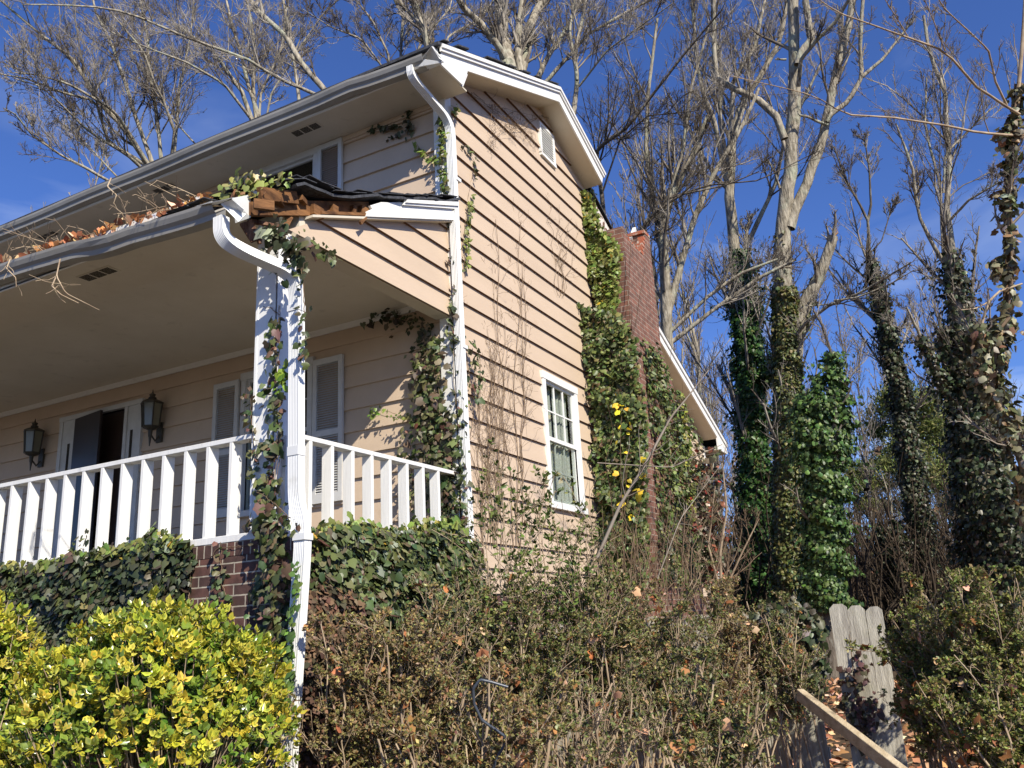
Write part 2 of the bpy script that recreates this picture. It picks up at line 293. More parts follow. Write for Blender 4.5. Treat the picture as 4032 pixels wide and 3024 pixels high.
# ================================================================== THE HOUSE
# corner of the house at x=0, y=0; the front runs along -X, the gable side along +Y; the porch stands in front (y<0)
H = thing('house', 'weathered pink-beige clapboard house with white trim, front porch and brick chimney', 'house', (0,0,-1.9))
def HP(mb, name, mats, **k):
    o = mb.build(name, mats, None, **k); o.parent = H; o.matrix_parent_inverse = Matrix.Translation((0,0,1.9)); return o
SZ, LZ0 = .23, 5.185
LINES = [LZ0-k*SZ for k in range(-5, 23)]          # lower edges of the lapped boards
PROT = .027
def lap(mb, ax, pos, lo, hi, zmin, zmax, holes=(), joints=True):
    """lapped boards on the plane ax=pos facing out (sign), lo(z), hi(z) give the ends"""
    sgn = 1 if ax == 0 else -1
    for k in range(1, len(LINES)):
        zb, zt = LINES[k], LINES[k-1]
        zb_, zt_ = max(zb, zmin), min(zt, zmax)
        if zt_-zb_ < .004: continue
        def pr(z): return PROT*(1-(z-zb)/SZ)+.002
        segs = []
        a0, a1 = lo(zb_), hi(zb_)
        cuts = sorted({a0, a1}|{h for hh in holes for h in hh[:2] if a0 < h < a1})
        for c0, c1 in zip(cuts[:-1], cuts[1:]):
            mid = (c0+c1)/2; zs = [(zb_, zt_)]
            for h in holes:
                if h[0] < mid < h[1]:
                    nz = []
                    for z0, z1 in zs:
                        if h[3] <= z0 or h[2] >= z1: nz.append((z0, z1)); continue
                        if h[2] > z0: nz.append((z0, h[2]))
                        if h[3] < z1: nz.append((h[3], z1))
                    zs = nz
            for z0, z1 in zs:
                if z1-z0 < .002: continue
                e0 = (c0 if c0 != a0 else lo(z0), c1 if c1 != a1 else hi(z0)); e1 = (c0 if c0 != a0 else lo(z1), c1 if c1 != a1 else hi(z1))
                if e1[1] < e1[0]: e1 = (sum(e1)/2,)*2
                if e0[1] <= e0[0]: continue
                def P(a, z, p): return (pos+p, a, z) if ax == 0 else (a, pos-p, z)
                mb.quad(P(e0[0],z0,pr(z0)), P(e0[1],z0,pr(z0)), P(e1[1],z1,pr(z1)), P(e1[0],z1,pr(z1)), 0)
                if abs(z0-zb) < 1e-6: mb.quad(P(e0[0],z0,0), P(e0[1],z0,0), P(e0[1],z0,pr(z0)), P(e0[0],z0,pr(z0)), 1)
RS, RZ, RY = .419, 6.27, 2.33
def ylo(z): return max(0.0, RY-(RZ-z)/RS)
def yhi(z):
    a = min(4.65, RY+max(0,(RZ-z))/RS)
    if z < 4.24: a = min(8.45, 6.25+(3.66-z)/.378)
    return a
WIN = (1.90, 2.75, 1.11, 2.54)
mb = MB(); lap(mb, 0, 0, ylo, yhi, .12, 6.26, [WIN, (2.27, 2.64, 5.60, 5.98)])
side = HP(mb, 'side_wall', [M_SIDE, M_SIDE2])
mb = MB(); lap(mb, 1, 0, lambda z: -9.6, lambda z: 0.0, .47, 5.2, [(-5.385,-4.511,.3,2.545), (-2.62,-1.70,1.12,2.55), (-2.52,-1.68,3.6,5.02)])
front = HP(mb, 'front_wall', [M_SIDE, M_SIDE])
# solid dark interior faces behind the boards, so that nothing shows through
mb = MB(); mb.box(-9.6, -.45, .9, 4.6, .3, 5.0); HP(mb, 'interior_partition', M_DARK)
mb = MB(); mb.quad((-.35,0.05,.3),(-.35,4.6,.3),(-.35,4.6,5),(-.35,.05,5)); HP(mb, 'interior_lining', M_DARK)
mb = MB(); mb.quad((-9.6,8.45,-1.9),(0,8.45,-1.9),(0,8.45,2.8),(-9.6,8.45,2.8)); HP(mb, 'rear_wall', M_SIDE)
mb = MB(); mb.quad((-9.6,4.6,0),(0,4.6,0),(0,4.6,5.3),(-9.6,4.6,5.3)); HP(mb, 'upper_rear_wall', M_SIDE)
mb = MB(); mb.quad((-9.6,0,0),(-9.6,8.4,0),(-9.6,8.4,2.8),(-9.6,0,5.2)); HP(mb, 'far_side_wall', M_SIDE)
mb = MB(); mb.box(-9.6, .01, .02, 8.45, -1.9, .12); HP(mb, 'brick_foundation', M_BRICK)
# corner boards
mb = MB(); mb.box(-.115, 0.002, -.030, .0, .47, 5.05); mb.box(0.002, .030, -.030, .085, .1, 5.35); HP(mb, 'corner_board', M_WHITE, bevel=.002)
mb = MB(); mb.box(.0, .030, 8.36, 8.46, -.4, 2.75); HP(mb, 'corner_board', M_WHITE)
# roofs
def slab(mb, pts, x0, x1, th, m=0):
    low = [(y, z-th) for y, z in reversed(pts)]; mb.prism(list(pts)+low, 0, x0, x1, m)
top = [(-.60, 5.237-.035), (RY, 6.452), (4.95, 6.452-RS*2.62)]
mb = MB(); slab(mb, [(y, z+.030) for y, z in top[:2]]+[(3.73, 5.915+.030)], -9.7, .325, .030)
slab(mb, [(3.735, 5.913+.027), (4.95, 6.452-RS*2.62+.027)], -9.7, .03, .030)
rr = random.Random(3)
y = -.52
while y < 3.66:                                       # shingle tabs standing up along the rake
    l = rr.uniform(.09, .2)
    if rr.random() < .62:
        z = 6.482-RS*abs(y+l/2-RY); sl = RS*l/2*(1 if y < RY else -1); h = rr.uniform(.006, .022)
        mb.add([(a, y+b*l, z+(sl if b else -sl)+c) for a in (.19,.345) for b in (0,1) for c in (.002,h)], [(0,1,3,2),(4,6,7,5),(0,4,5,1),(2,3,7,6),(1,5,7,3),(0,2,6,4)])
    y += l
roof = HP(mb, 'roof', M_SHIN)
mb = MB(); slab(mb, [(4.62, 3.845+.378*1.63+.03), (8.95, 3.845-.378*2.70+.03)], -9.7, .325, .03); HP(mb, 'rear_roof', M_SHIN)
# rake boards of the main gable
mb = MB()
mb.prism([(-.53,5.057),(RY,6.257),(RY,6.450),(-.53,5.237)], 0, .28, .300)
mb.prism([(RY,6.257),(3.64,5.705),(3.72,5.90),(RY,6.450)], 0, .281, .3015)
mb.prism([(-.53,5.170),(RY,6.385),(RY,6.452),(-.53,5.239)], 0, .300, .322)
mb.prism([(-.53,5.205),(RY,6.420),(RY,6.462),(-.53,5.247)], 0, .322, .338)
mb.prism([(RY,6.385),(3.70,5.81),(3.73,5.88),(RY,6.452)], 0, .3015, .3215)
mb.prism([(RY,6.420),(3.72,5.85),(3.74,5.885),(RY,6.462)], 0, .3215, .337)
HP(mb, 'rake_board', M_WHITE)
mb = MB()
mb.prism([(-.10,5.25),(RY,6.262),(3.66,5.70),(3.66,5.715),(RY,6.277),(-.10,5.265)], 0, .0, .28); HP(mb, 'rake_soffit', M_SOFF)
mb = MB(); mb.prism([(-.53,5.038),(-.12,5.046),(0.0,5.276),(-.53,5.056)], 0, .279, .3); mb.prism([(-.12,5.046),(-.08,5.046),(.03,5.26),(0,5.276)], 0, .0, .279); HP(mb, 'eave_return', M_WHITE)
mb = MB(); mb.box(-9.7, .279, -.51, -.005, 5.040, 5.056); HP(mb, 'soffit', M_SOFF)
mb = MB(); mb.box(-9.7, .30, -.53, -.51, 5.035, 5.22); HP(mb, 'fascia', M_WHITE)
mb = MB(); mb.box(-9.6, -.118, -.040, -.0, 4.985, 5.038); HP(mb, 'frieze_board', M_SIDE)
# peeled rake end above the chimney, bare and flaking
mb = MB(); mb.prism([(3.70,5.50),(4.62,5.11),(4.64,5.34),(3.72,5.71)], 0, .020, .045)
HP(mb, 'peeling_frieze', mat('peeling_paint', (.66,.60,.52), .8, .2, col2=(.15,.08,.05), nscale=16, ramp=(.50,.56)))
# rake of the rear addition
mb = MB()
def rz(y): return 3.845-.378*(y-6.25)
mb.prism([(4.9,rz(4.9)-.19),(8.55,rz(8.55)-.19),(8.93,2.66),(8.93,2.825),(4.9,rz(4.9))], 0, .28, .30)
mb.prism([(4.9,rz(4.9)-.07),(8.93,rz(8.93)-.07),(8.93,rz(8.93)+.01),(4.9,rz(4.9)+.01)], 0, .30, .322)
mb.prism([(8.35,rz(8.35)-.19),(8.93,2.64),(8.35,2.64)], 0, .275, .302); mb.box(-9.7, .30, 8.93, 8.95, 2.64, 2.83)
HP(mb, 'rear_rake_board', M_WHITE)
mb = MB(); mb.prism([(4.9,rz(4.9)-.188),(8.4,rz(8.4)-.188),(8.4,rz(8.4)-.17),(4.9,rz(4.9)-.17)], 0, .0, .28); mb.box(0, .28, 8.36, 8.93, 2.642, 2.655); mb.box(-9.7, 0, 8.45, 8.93, 2.642, 2.655); HP(mb, 'rear_soffit', M_SOFF)
# gutters
def gutter(name, y0, x0, x1, zf, wf, mat_, s=1.0, n=46, lip=None):
    prof = [(0,.0),(0,-.105),(-.075,-.105),(-.082,-.07),(-.104,-.05),(-.118,-.018),(-.122,0.0),(-.108,.004)]
    mb = MB(); xs = np.linspace(x0, x1, n)
    for i, x in enumerate(xs):
        k = 1+.0*i
        for (a, b) in prof: mb.v.append((x, y0+a*s+wf(x, b), zf(x)+b*s))
    m_ = len(prof)
    for i in range(n-1):
        for j in range(m_-1): mb.f.append((i*m_+j, i*m_+j+1, (i+1)*m_+j+1, (i+1)*m_+j)); mb.m.append(0)
    o = HP(mb, name, mat_); so_ = o.modifiers.new('sheet', 'SOLIDIFY'); so_.thickness = .003
    return o
def bump(x, c, w_): return math.exp(-((x-c)/w_)**2)
gutter('gutter', -.531, -9.7, .17, lambda x: 5.165-.045*bump(x,.1,.9)+.012*bump(x,-.75,.15), lambda x, b: -.012*bump(x,-.8,.25)+.008*math.sin(3*x), M_GUT)
gutter('porch_gutter', -2.722, -9.7, -.10, lambda x: 2.815-.145*max(0,min(1,(x+2.7)/2.5))**1.2+.012*bump(x,-1.5,.12)-.02*bump(x,-1.25,.15), lambda x, b: .02*bump(x,-1.4,.16)*(-b*10)-.015*math.sin(2.2*x), M_GUT)
# crumpled gutter end caps and torn flashing
def scrap(name, tris, m, th=.003):
    mb = MB()
    for t in tris: mb.add(t, [tuple(range(len(t)))])
    o = HP(mb, name, m); q = o.modifiers.new('sheet', 'SOLIDIFY'); q.thickness = th; return o
Ya = -.62
scrap('gutter_end', [[on(905,133,1,Ya), on(932,100,1,Ya-.03), on(950,118,1,-.5), on(960,133,1,-.53), on(918,128,1,-.55)],
                     [on(932,100,1,Ya-.03), on(944,104,1,-.48), on(962,136,1,-.55), on(948,126,1,-.58)],
                     [on(903,144,1,Ya), on(918,128,1,Ya), on(960,134,1,-.54), on(915,150,1,-.56)]], M_METAL)
# downspouts: a fluted rectangular pipe swept along a path
def sweep(mb, path, wx, wy, side0, m=0, ribs=True):
    prof = []
    def edge(ax, ay, bx, by, k):
        for i in range(k):
            f = i/k; prof.append((ax+(bx-ax)*f, ay+(by-ay)*f, (i % 2) if ribs and k > 2 else 0))
    hx, hy = wx/2, wy/2
    edge(-hx,-hy,hx,-hy,12); edge(hx,-hy,hx,hy,8); edge(hx,hy,-hx,hy,12); edge(-hx,hy,-hx,-hy,8)
    n = len(prof); b = len(mb.v); P = [Vector(p) for p in path]
    for i, p in enumerate(P):
        t = (P[min(i+1,len(P)-1)]-P[max(i-1,0)]).normalized(); x = Vector(side0); x = (x-t*x.dot(t)).normalized(); yv = t.cross(x)
        for a, c, r in prof:
            k = 1-.07*r; mb.v.append(tuple(p+x*a*k+yv*c*k))
    for i in range(len(P)-1):
        for j in range(n): mb.f.append((b+i*n+j, b+i*n+(j+1)%n, b+(i+1)*n+(j+1)%n, b+(i+1)*n+j)); mb.m.append(m)
    mb.f.append(tuple(b+(len(P)-1)*n+j for j in range(n))); mb.m.append(m)
def curve(pts, k=5, r=.3):      # round the corners of a polyline
    pts = [Vector(p) for p in pts]; out = [pts[0]]
    for i in range(1, len(pts)-1):
        a, b, c = pts[i-1], pts[i], pts[i+1]; d1 = min(.14, (a-b).length*.45); d2 = min(.14, (c-b).length*.45)
        p, q = b+(a-b).normalized()*d1, b+(c-b).normalized()*d2
        for j in range(k+1):
            t = j/k; out.append(p*(1-t)**2+b*2*t*(1-t)+q*t*t)
    return out+[pts[-1]]
mb = MB(); sweep(mb, curve([(.02,-.60,5.06),(.02,-.60,4.95),(.085,-.03,4.74),(.085,.035,-.5)]), .082, .066, (0,1,0)); ds = HP(mb, 'downspout', M_METAL)
mb = MB()
for z in (4.1, 2.35, .9): mb = MB(); mb.box(.044, .126, -.006, .076, z, z+.035); HP(mb, 'downspout_strap', M_METAL)
p = [on(478,470,1,-2.78), on(478,512,1,-2.78), on(512,538,1,-2.72), on(632,590,1,-2.42), on(641,640,1,-2.38), on(640,1088,1,-2.38), on(656,1150,1,-2.46), on(622,1659,1,-2.50), on(618,1900,1,-2.50)]
mb = MB(); sweep(mb, curve(p), .083, .066, (1,0,0)); HP(mb, 'porch_downspout', M_METAL)
mb = MB()
c = on(640,667,1,-2.38); mb.box(c[0]-.048, c[0]+.048, -2.418, -2.342, c[2]-.022, c[2]+.022)
c = on(640,975,1,-2.38); mb.box(c[0]-.045, c[0]+.045, -2.416, -2.344, c[2]-.03, c[2]+.03); c = on(654,1160,1,-2.46); mb.box(c[0]-.047, c[0]+.047, -2.50, -2.42, c[2]-.02, c[2]+.02)
HP(mb, 'downspout_strap', M_METAL)
# ---- porch
mb = MB(); mb.box(-9.6, .10, -2.305, .02, -1.9, .372); HP(mb, 'porch_foundation', M_BRICK)
mb = MB(); mb.box(-9.6, .103, -2.308, .0, .374, .463); cap = HP(mb, 'brick_cap_course', M_BRICK)
uvd = cap.data.uv_layers[0].data; arr = np.empty(len(uvd)*2, np.float32); uvd.foreach_get('uv', arr); arr = arr.reshape(-1,2); uvd.foreach_set('uv', np.stack([arr[:,1]-.39+.03*0+.0, arr[:,0]], 1).ravel())
mb = MB(); mb.box(-9.6, .0, -2.25, -.03, .465, .497); HP(mb, 'porch_floor', mat('porch_floor_paint', (.20,.19,.17), .7, .2, col2=(.14,.13,.11), nscale=4))
mb = MB(); mb.box(-9.6, -.0, -2.312, -2.19, .465, .513); mb.box(-.11, .022, -2.19, -.03, .465, .513)
mb.box(-9.6, -.207, -2.297, -2.207, 1.152, 1.187); mb.box(-.072, .022, -2.11, -.03, 1.152, 1.187)
rail = HP(mb, 'railing', M_RAIL, bevel=.003)
bm1 = MB(); bm1.box(0, .033, 0, .089, 0, .640); bal = bm1.build('baluster', M_RAIL, rail, bevel=.0025); bal.location = (-1.539, -2.2955, .513); bal.matrix_parent_inverse = Matrix.Identity(4)
RW = rail.parent
def child_copy(o, loc, rz=0):
    c_ = o.copy(); S.collection.objects.link(c_); c_.parent = o.parent; c_.matrix_parent_inverse = o.matrix_parent_inverse.copy(); c_.location = loc; c_.rotation_euler = (0,0,rz); return c_
for k in range(-30, 6):
    if k: child_copy(bal, (-1.539+.2235*k+rr.uniform(-.004,.004), -2.2955, .513), rr.uniform(-.02,.02))
for k in range(9): child_copy(bal, (.021, -2.215+.2335*k+.0, .513), math.pi/2+rr.uniform(-.02,.02))
mb = MB(); mb.box(-.207, -.020, -2.296, -2.11, .514, 2.675); mb.box(-.220, -.007, -2.309, -2.097, .514, .560)
for a, b, c_, d in ((-.211,-.186,-2.300,-2.29),(-.041,-.016,-2.300,-2.29),(-.025,-.016,-2.300,-2.275),(-.025,-.016,-2.131,-2.106)): mb.box(a, b, c_, d, .562, 2.67)
HP(mb, 'porch_post', M_WHITE, bevel=.002)
mb = MB(); mb.box(-9.6, -.15, -2.16, -.04, 2.880, 2.895); HP(mb, 'porch_ceiling', M_SOFF)
mb = MB(); mb.box(-9.7, -.10, -2.722, -2.16, 2.665, 2.680); mb.box(-9.7, -.10, -2.175, -2.16, 2.68, 2.88); HP(mb, 'porch_soffit', M_SOFF)
mb = MB(); mb.box(-9.7, -.34, -2.722, -2.705, 2.66, 2.84); HP(mb, 'porch_fascia', M_WHITE)
mb = MB(); mb.box(-9.6, -.15, -.045, -.02, 2.82, 2.879); HP(mb, 'ceiling_moulding', M_WHITE)
mb = MB(); mb.box(-.150, -.001, -2.10, -.032, 2.672, 2.90); HP(mb, 'porch_beam', M_SOFF)
mb = MB(); lap(mb, 0, 0.0, lambda z: max(-2.24, (z-3.66)/.405), lambda z: -.03, 2.672, 3.66)
HP(mb, 'porch_side_panel', [M_SIDE, M_SIDE2])
# porch roof, sagging and torn at its outer corner
def pz(y): return 3.885+.42*y
mb = MB(); rr = random.Random(5)
ys = np.linspace(-2.74, 0, 26); xs = [-9.7,-3,-2,-1.3,-.8,-.5,-.35,-.2,-.1,0,.07,.13]
def hole(x, y): return y < -2.30 and x > -.52+.22*math.sin(y*9)
Z = {}
for i, x in enumerate(xs):
    for j, y in enumerate(ys):
        e = (.012*math.sin(9*y+x*5)+rr.uniform(-.006,.006)) if x > -1.6 else 0
        lift = .09*bump(y,-2.22,.16)*max(0,(x+.35)/.45) if x > -.35 else 0
        yy = y
        Z[i,j] = (x+(rr.uniform(-.02,.02) if i == len(xs)-1 else 0), yy, pz(y)+e+lift)
for i in range(len(xs)-1):
    for j in range(len(ys)-1):
        cx, cy = (xs[i]+xs[i+1])/2, (ys[j]+ys[j+1])/2
        if hole(cx, cy): continue
        a, b, c_, d = Z[i,j], Z[i+1,j], Z[i+1,j+1], Z[i,j+1]
        mb.quad(a, b, c_, d)
o = HP(mb, 'porch_roof', M_SHIN); q = o.modifiers.new('sheet', 'SOLIDIFY'); q.thickness = .022; q.offset = -1
mb = MB()                                             # layers of shingle edges curling at the rake
for k in range(17):
    y0 = -2.42+k*.14; l = rr.uniform(.16,.28); t = rr.uniform(.0,.03)+(.05 if k < 4 else 0)
    mb.add([(x_, y0+a*l, pz(y0+a*l)+t*(1-a*.6)+h+.012+(.07*bump(y0+a*l,-2.2,.18))) for x_ in (-.15,.125+rr.uniform(0,.02)) for a in (0,1) for h in (0,.007)], [(0,1,3,2),(4,6,7,5),(0,4,5,1),(2,3,7,6),(1,5,7,3),(0,2,6,4)])
for k in range(7):
    x0 = -.42-k*.16; t = rr.uniform(0,.05)
    mb.add([(x0+a*.2, -2.80+b*.16+rr.uniform(-.02,.02), pz(-2.80+b*.16)+.012+t*(1-b)+h) for a in (0,1) for b in (0,1) for h in (0,.006)], [(0,1,3,2),(4,6,7,5),(0,4,5,1),(2,3,7,6),(1,5,7,3),(0,2,6,4)])
HP(mb, 'curled_shingle', M_SHIN)
# porch rake: white board broken off halfway, bare timber beyond
def kb(y): return 3.665+.395*y
mb = MB()
jag = [(-1.42,kb(-1.42)),(-1.40,kb(-1.4)+.05),(-1.34,kb(-1.34)+.07),(-1.37,kb(-1.37)+.10),(-1.22,kb(-1.2)+.13),(-1.10,kb(-1.1)+.14),(-.95,kb(-.95)+.15)]
mb.prism([(0.0,kb(0))]+jag+[(0.0,kb(0)+.175)], 0, .075, .098)
mb.prism([(-.93,kb(-.93)+.12),(.0,kb(0)+.115),(0,kb(0)+.185),(-.90,kb(-.9)+.165)], 0, .098, .118)
mb.prism([(-.90,kb(-.90)+.14),(.0,kb(0)+.145),(0,kb(0)+.188),(-.88,kb(-.88)+.170)], 0, .118, .132)
HP(mb, 'porch_rake_board', M_WHITE)
mb = MB(); mb.prism([(-2.05,kb(-2.05)-.02),(0,kb(0)-.012),(0,kb(0)+.006),(-2.05,kb(-2.05))], 0, .0, .085); HP(mb, 'porch_rake_soffit', M_SOFF)
mb = MB()
mb.prism([(-2.62,pz(-2.62)-.16),(-1.30,pz(-1.30)-.16),(-1.30,pz(-1.30)-.03),(-2.30,pz(-2.3)-.04),(-2.62,pz(-2.62)-.06)], 0, -.02, .03)
mb.prism([(-1.95,kb(-1.95)+.01),(-1.25,kb(-1.25)+.01),(-1.25,kb(-1.25)+.035),(-1.95,kb(-1.95)+.035)], 0, .03, .085)
for y in (-2.02,-1.80,-1.55,-1.44): mb.box(-.02, .07, y, y+rr.uniform(.03,.12), pz(y)-.15, pz(y)-.07)
mb.bar((-.3,-2.55,2.80), (.07,-2.35,2.83), .10, .035); mb.bar((-.3,-2.25,2.93), (.07,-2.12,2.95), .09, .04)
mb.bar(on(560,418,1,-2.6), on(640,428,0,.05), .03, .09); mb.bar(on(548,440,1,-2.66), on(592,446,1,-2.55), .03, .07)
mb.bar(on(610,500,1,-2.25), on(628,470,1,-2.20), .05, .045, m=0, taper=.7)
mb.bar(on(778,482,0,.09), on(792,470,0,.09), .02, .03, taper=.4)
HP(mb, 'bare_rafter', M_WOOD)
mb = MB(); mb.bar(on(531,480,1,-2.55), on(553,520,1,-2.50), .03, .09, taper=.8); mb.bar(on(540,478,1,-2.50), on(610,490,1,-2.35), .03, .03, taper=.6)
mb.bar(on(556,497,1,-2.50), on(561,527,1,-2.48), .04, .045, taper=.5)
HP(mb, 'rotten_board', M_ROT)
mb = MB(); mb.box(-.75, -.02, -2.60, -2.58, 2.68, 2.80); mb.box(-.75,-.10,-2.6,-2.1,2.882,2.9); HP(mb, 'attic_void', M_DARK)
Yb = -2.74
scrap('torn_flashing', [[on(501,428,1,-2.80), on(541,420,1,-2.60), on(541,470,1,-2.60), on(508,482,1,-2.70)],
    [on(476,440,1,-2.84), on(501,431,1,-2.84), on(532,462,1,-2.74), on(515,479,1,-2.80)],
    [on(425,444,1,-2.86), on(505,426,1,-2.86), on(470,441,1,-2.78)],
    [on(501,430,1,-2.83), on(527,452,1,-2.80), on(520,465,1,-2.74), on(505,450,1,-2.79)]], M_METAL, .002)
# soffit vents: a frame and three louvred grilles each
def vent(x0, x1, y0, y1, z):
    mb = MB(); mb.box(x0, x1, y0, y1, z-.006, z-.001, 0)
    w = (x1-x0-.02)/3
    for k in range(3):
        a = x0+.01+k*w; 
        for j in range(7):
            yy = y0+.012+(y1-y0-.024)*j/7; mb.box(a+.008, a+w-.008, yy, yy+(y1-y0)/7*.5, z-.008, z-.0065, 1)
    o = HP(mb, 'soffit_vent', [M_SOFF, M_DARK])
for (u0,v0,u1,v1) in ((632,291,692,268),(333,415,380,398),(86,515,124,501)):
    a = on(u0,v0,2,5.04); b = on(u1,v1,2,5.04); yc = (a[1]+b[1])/2; vent(a[0], b[0], yc-.06, yc+.06, 5.04)
a = on(176,602,2,2.665); b = on(250,580,2,2.665); yc = (a[1]+b[1])/2; vent(a[0], b[0], yc-.06, yc+.06, 2.665)
# louvred gable vent
vy0, vy1, vz0, vz1 = 2.24, 2.67, 5.57, 6.02
mb = MB(); mb.box(.0,.045,vy0,vy0+.035,vz0,vz1); mb.box(.0,.045,vy1-.035,vy1,vz0,vz1); mb.box(.0,.05,vy0,vy1,vz0-.03,vz0+.012); mb.box(.0,.045,vy0+.035,vy1-.035,vz1-.03,vz1)
for k in range(11):
    z = vz0+.02+k*.037; mb.add([(.036,vy0+.035,z),(.036,vy1-.035,z),(-.01,vy1-.035,z+.034),(-.01,vy0+.035,z+.034),(.036,vy0+.035,z+.008),(.036,vy1-.035,z+.008),(-.01,vy1-.035,z+.042),(-.01,vy0+.035,z+.042)], [(3,2,1,0),(4,5,6,7),(0,1,5,4),(2,3,7,6)])
HP(mb, 'gable_vent', M_WHITE)
mb = MB(); mb.box(-.03,-.02,vy0,vy1,vz0,vz1); HP(mb, 'vent_backing', M_DARK)
# windows
def window_side(y0, y1, z0, z1):
    fr = MB(); f = .075
    fr.box(.002,.040,y0,y0+f,z0,z1); fr.box(.002,.040,y1-f,y1,z0,z1); fr.box(.002,.046,y0-.01,y1+.01,z1-.07,z1+.015); fr.box(.0,.060,y0-.02,y1+.02,z0-.05,z0+.02)
    a, b = y0+f, y1-f; zm = 1.81
    for (p0, p1, xo) in ((zm, z1-.07, .0), (z0+.02, zm+.03, -.028)):
        fr.box(xo-.02,xo+.012,a,a+.035,p0,p1); fr.box(xo-.02,xo+.012,b-.035,b,p0,p1); fr.box(xo-.02,xo+.011,a+.035,b-.035,p1-.03,p1); fr.box(xo-.02,xo+.011,a+.035,b-.035,p0,p0+.045)
        for k in (1,2): yy = a+.035+(b-a-.07)*k/3; fr.box(xo-.012,xo+.004,yy-.008,yy+.008,p0+.045,p1-.03)
        zz = (p0+p1)/2; fr.box(xo-.012,xo+.003,a+.035,b-.035,zz-.008,zz+.008)
    o = HP(fr, 'window', M_WHITE)
    g = MB(); g.box(-.012,-.008,a+.03,b-.03,z0+.03,z1-.08); x = g.build('pane', M_PANE, o); x.matrix_parent_inverse = Matrix.Identity(4)
    c = MB(); n = 60
    for k in range(n+1):
        y = a+(b-a)*k/n; d = -.085+.014*math.sin(k*1.15)+.008*math.sin(k*2.7); c.v += [(d,y,z0), (d,y,z1-.05)]
    for k in range(n):
        if .40 < k/n < .50: continue
        c.f.append((2*k,2*k+2,2*k+3,2*k+1)); c.m.append(0)
    c.build('curtain', M_CURT, o, smooth=True)
    return o
window_side(1.85, 2.80, 1.09, 2.575)
def window_front(x0, x1, z0, z1, zm):
    fr = MB(); f = .06
    fr.box(x0,x0+f,-.045,-.002,z0,z1); fr.box(x1-f,x1,-.045,-.002,z0,z1); fr.box(x0-.01,x1+.01,-.05,-.002,z1-.06,z1+.02); fr.box(x0-.03,x1+.03,-.075,-.0,z0-.05,z0+.01)
    for (p0,p1,yo) in ((zm,z1-.06,0.0),(z0+.01,zm+.03,.028)):
        a, b = x0+f, x1-f; fr.box(a,a+.035,yo-.012,yo+.02,p0,p1); fr.box(b-.035,b,yo-.012,yo+.02,p0,p1); fr.box(a+.035,b-.035,yo-.011,yo+.02,p1-.03,p1); fr.box(a+.035,b-.035,yo-.011,yo+.02,p0,p0+.04)
        if z0 < 2:
            for k in (1,2): xx = a+.035+(b-a-.07)*k/3; fr.box(xx-.007,xx+.007,yo-.004,yo+.012,p0+.04,p1-.03)
            fr.box(a+.035,b-.035,yo-.003,yo+.012,(p0+p1)/2-.007,(p0+p1)/2+.007)
    o = HP(fr, 'window', M_SHUT)
    g = MB(); g.box(x0+f,x1-f,.01,.014,z0,z1-.06); g.build('pane', M_PANE, o)
    return o
window_front(-2.655, -1.665, 1.10, 2.585, 1.84); window_front(-2.575, -1.63, 3.55, 5.02, 4.3)
def shutter(x0, x1, z0, z1):
    mb = MB(); f = .05; y0, y1 = -.062, -.030
    mb.box(x0,x0+f,y0,y1,z0,z1); mb.box(x1-f,x1,y0,y1,z0,z1)
    zm = z0+(z1-z0)*.47
    for a, b in ((z0,z0+.09),(z1-.06,z1),(zm-.03,zm+.03)): mb.box(x0+f,x1-f,y0+.001,y1,a,b)
    for a, b in ((z0+.09,zm-.03),(zm+.03,z1-.06)):
        n = int((b-a)/.024)
        for k in range(n):
            z = a+(b-a)*(k+.1)/n; h = (b-a)/n
            mb.add([(x,y,zz) for x in (x0+f,x1-f) for y, zz in ((y0+.004,z),(y0+.007,z+.004),(y1-.004,z+h*.92),(y1-.007,z+h*.92-.004))], [(0,1,2,3),(7,6,5,4),(0,4,5,1),(1,5,6,2),(2,6,7,3),(3,7,4,0)])
    return HP(mb, 'shutter', M_SHUT)
shutter(-3.05,-2.68,1.075,2.545); shutter(-1.645,-1.265,1.075,2.55); shutter(-1.62,-1.28,3.6,5.03); shutter(-2.95,-2.60,3.6,5.03)
# front door with sidelights, dark storm door standing ajar
mb = MB()
mb.box(-5.70,-5.64,-.05,-.0,.5,2.58); mb.box(-4.27,-4.21,-.05,-.0,.5,2.58); mb.box(-5.71,-4.20,-.055,-.0,2.545,2.60)
mb.box(-5.64,-5.385,-.035,.03,.5,2.545); mb.box(-4.511,-4.27,-.035,.03,.5,2.545); mb.box(-5.435,-5.385,-.05,-.035,.5,2.545); mb.box(-4.511,-4.46,-.05,-.035,.5,2.545)
dr = HP(mb, 'door_frame', M_SHUT)
mb = MB(); mb.box(-5.385,-4.511,.05,.09,.5,2.545)
for a, b in ((-5.30,-5.0),(-4.90,-4.6)):
    for c_, d in ((.7,1.2),(1.3,1.9),(2.0,2.4)): mb.box(a, b, .04, .05, c_, d)
HP(mb, 'door', M_PANEL)
for q_ in (-4.40, -5.53): mb = MB(); mb.box(q_, q_+.04,-.040,-.034,1.45,2.25); HP(mb, 'sidelight', M_GLASS)
mb = MB(); a = math.radians(-9); c0 = Vector((-5.37,-.06,0)); d = Vector((math.cos(a), math.sin(a), 0)); e = c0+d*.60
mb.bar((c0.x,c0.y,1.52),(e.x,e.y,1.52),.03,2.02)
st = HP(mb, 'storm_door', M_DOOR)
mb = MB(); hnd = c0+d*.54; mb.bar((hnd.x,hnd.y-.03,1.45),(hnd.x,hnd.y-.03,1.58),.02,.02,up=(1,0,0)); q = mb.build('handle', M_IRON, st)
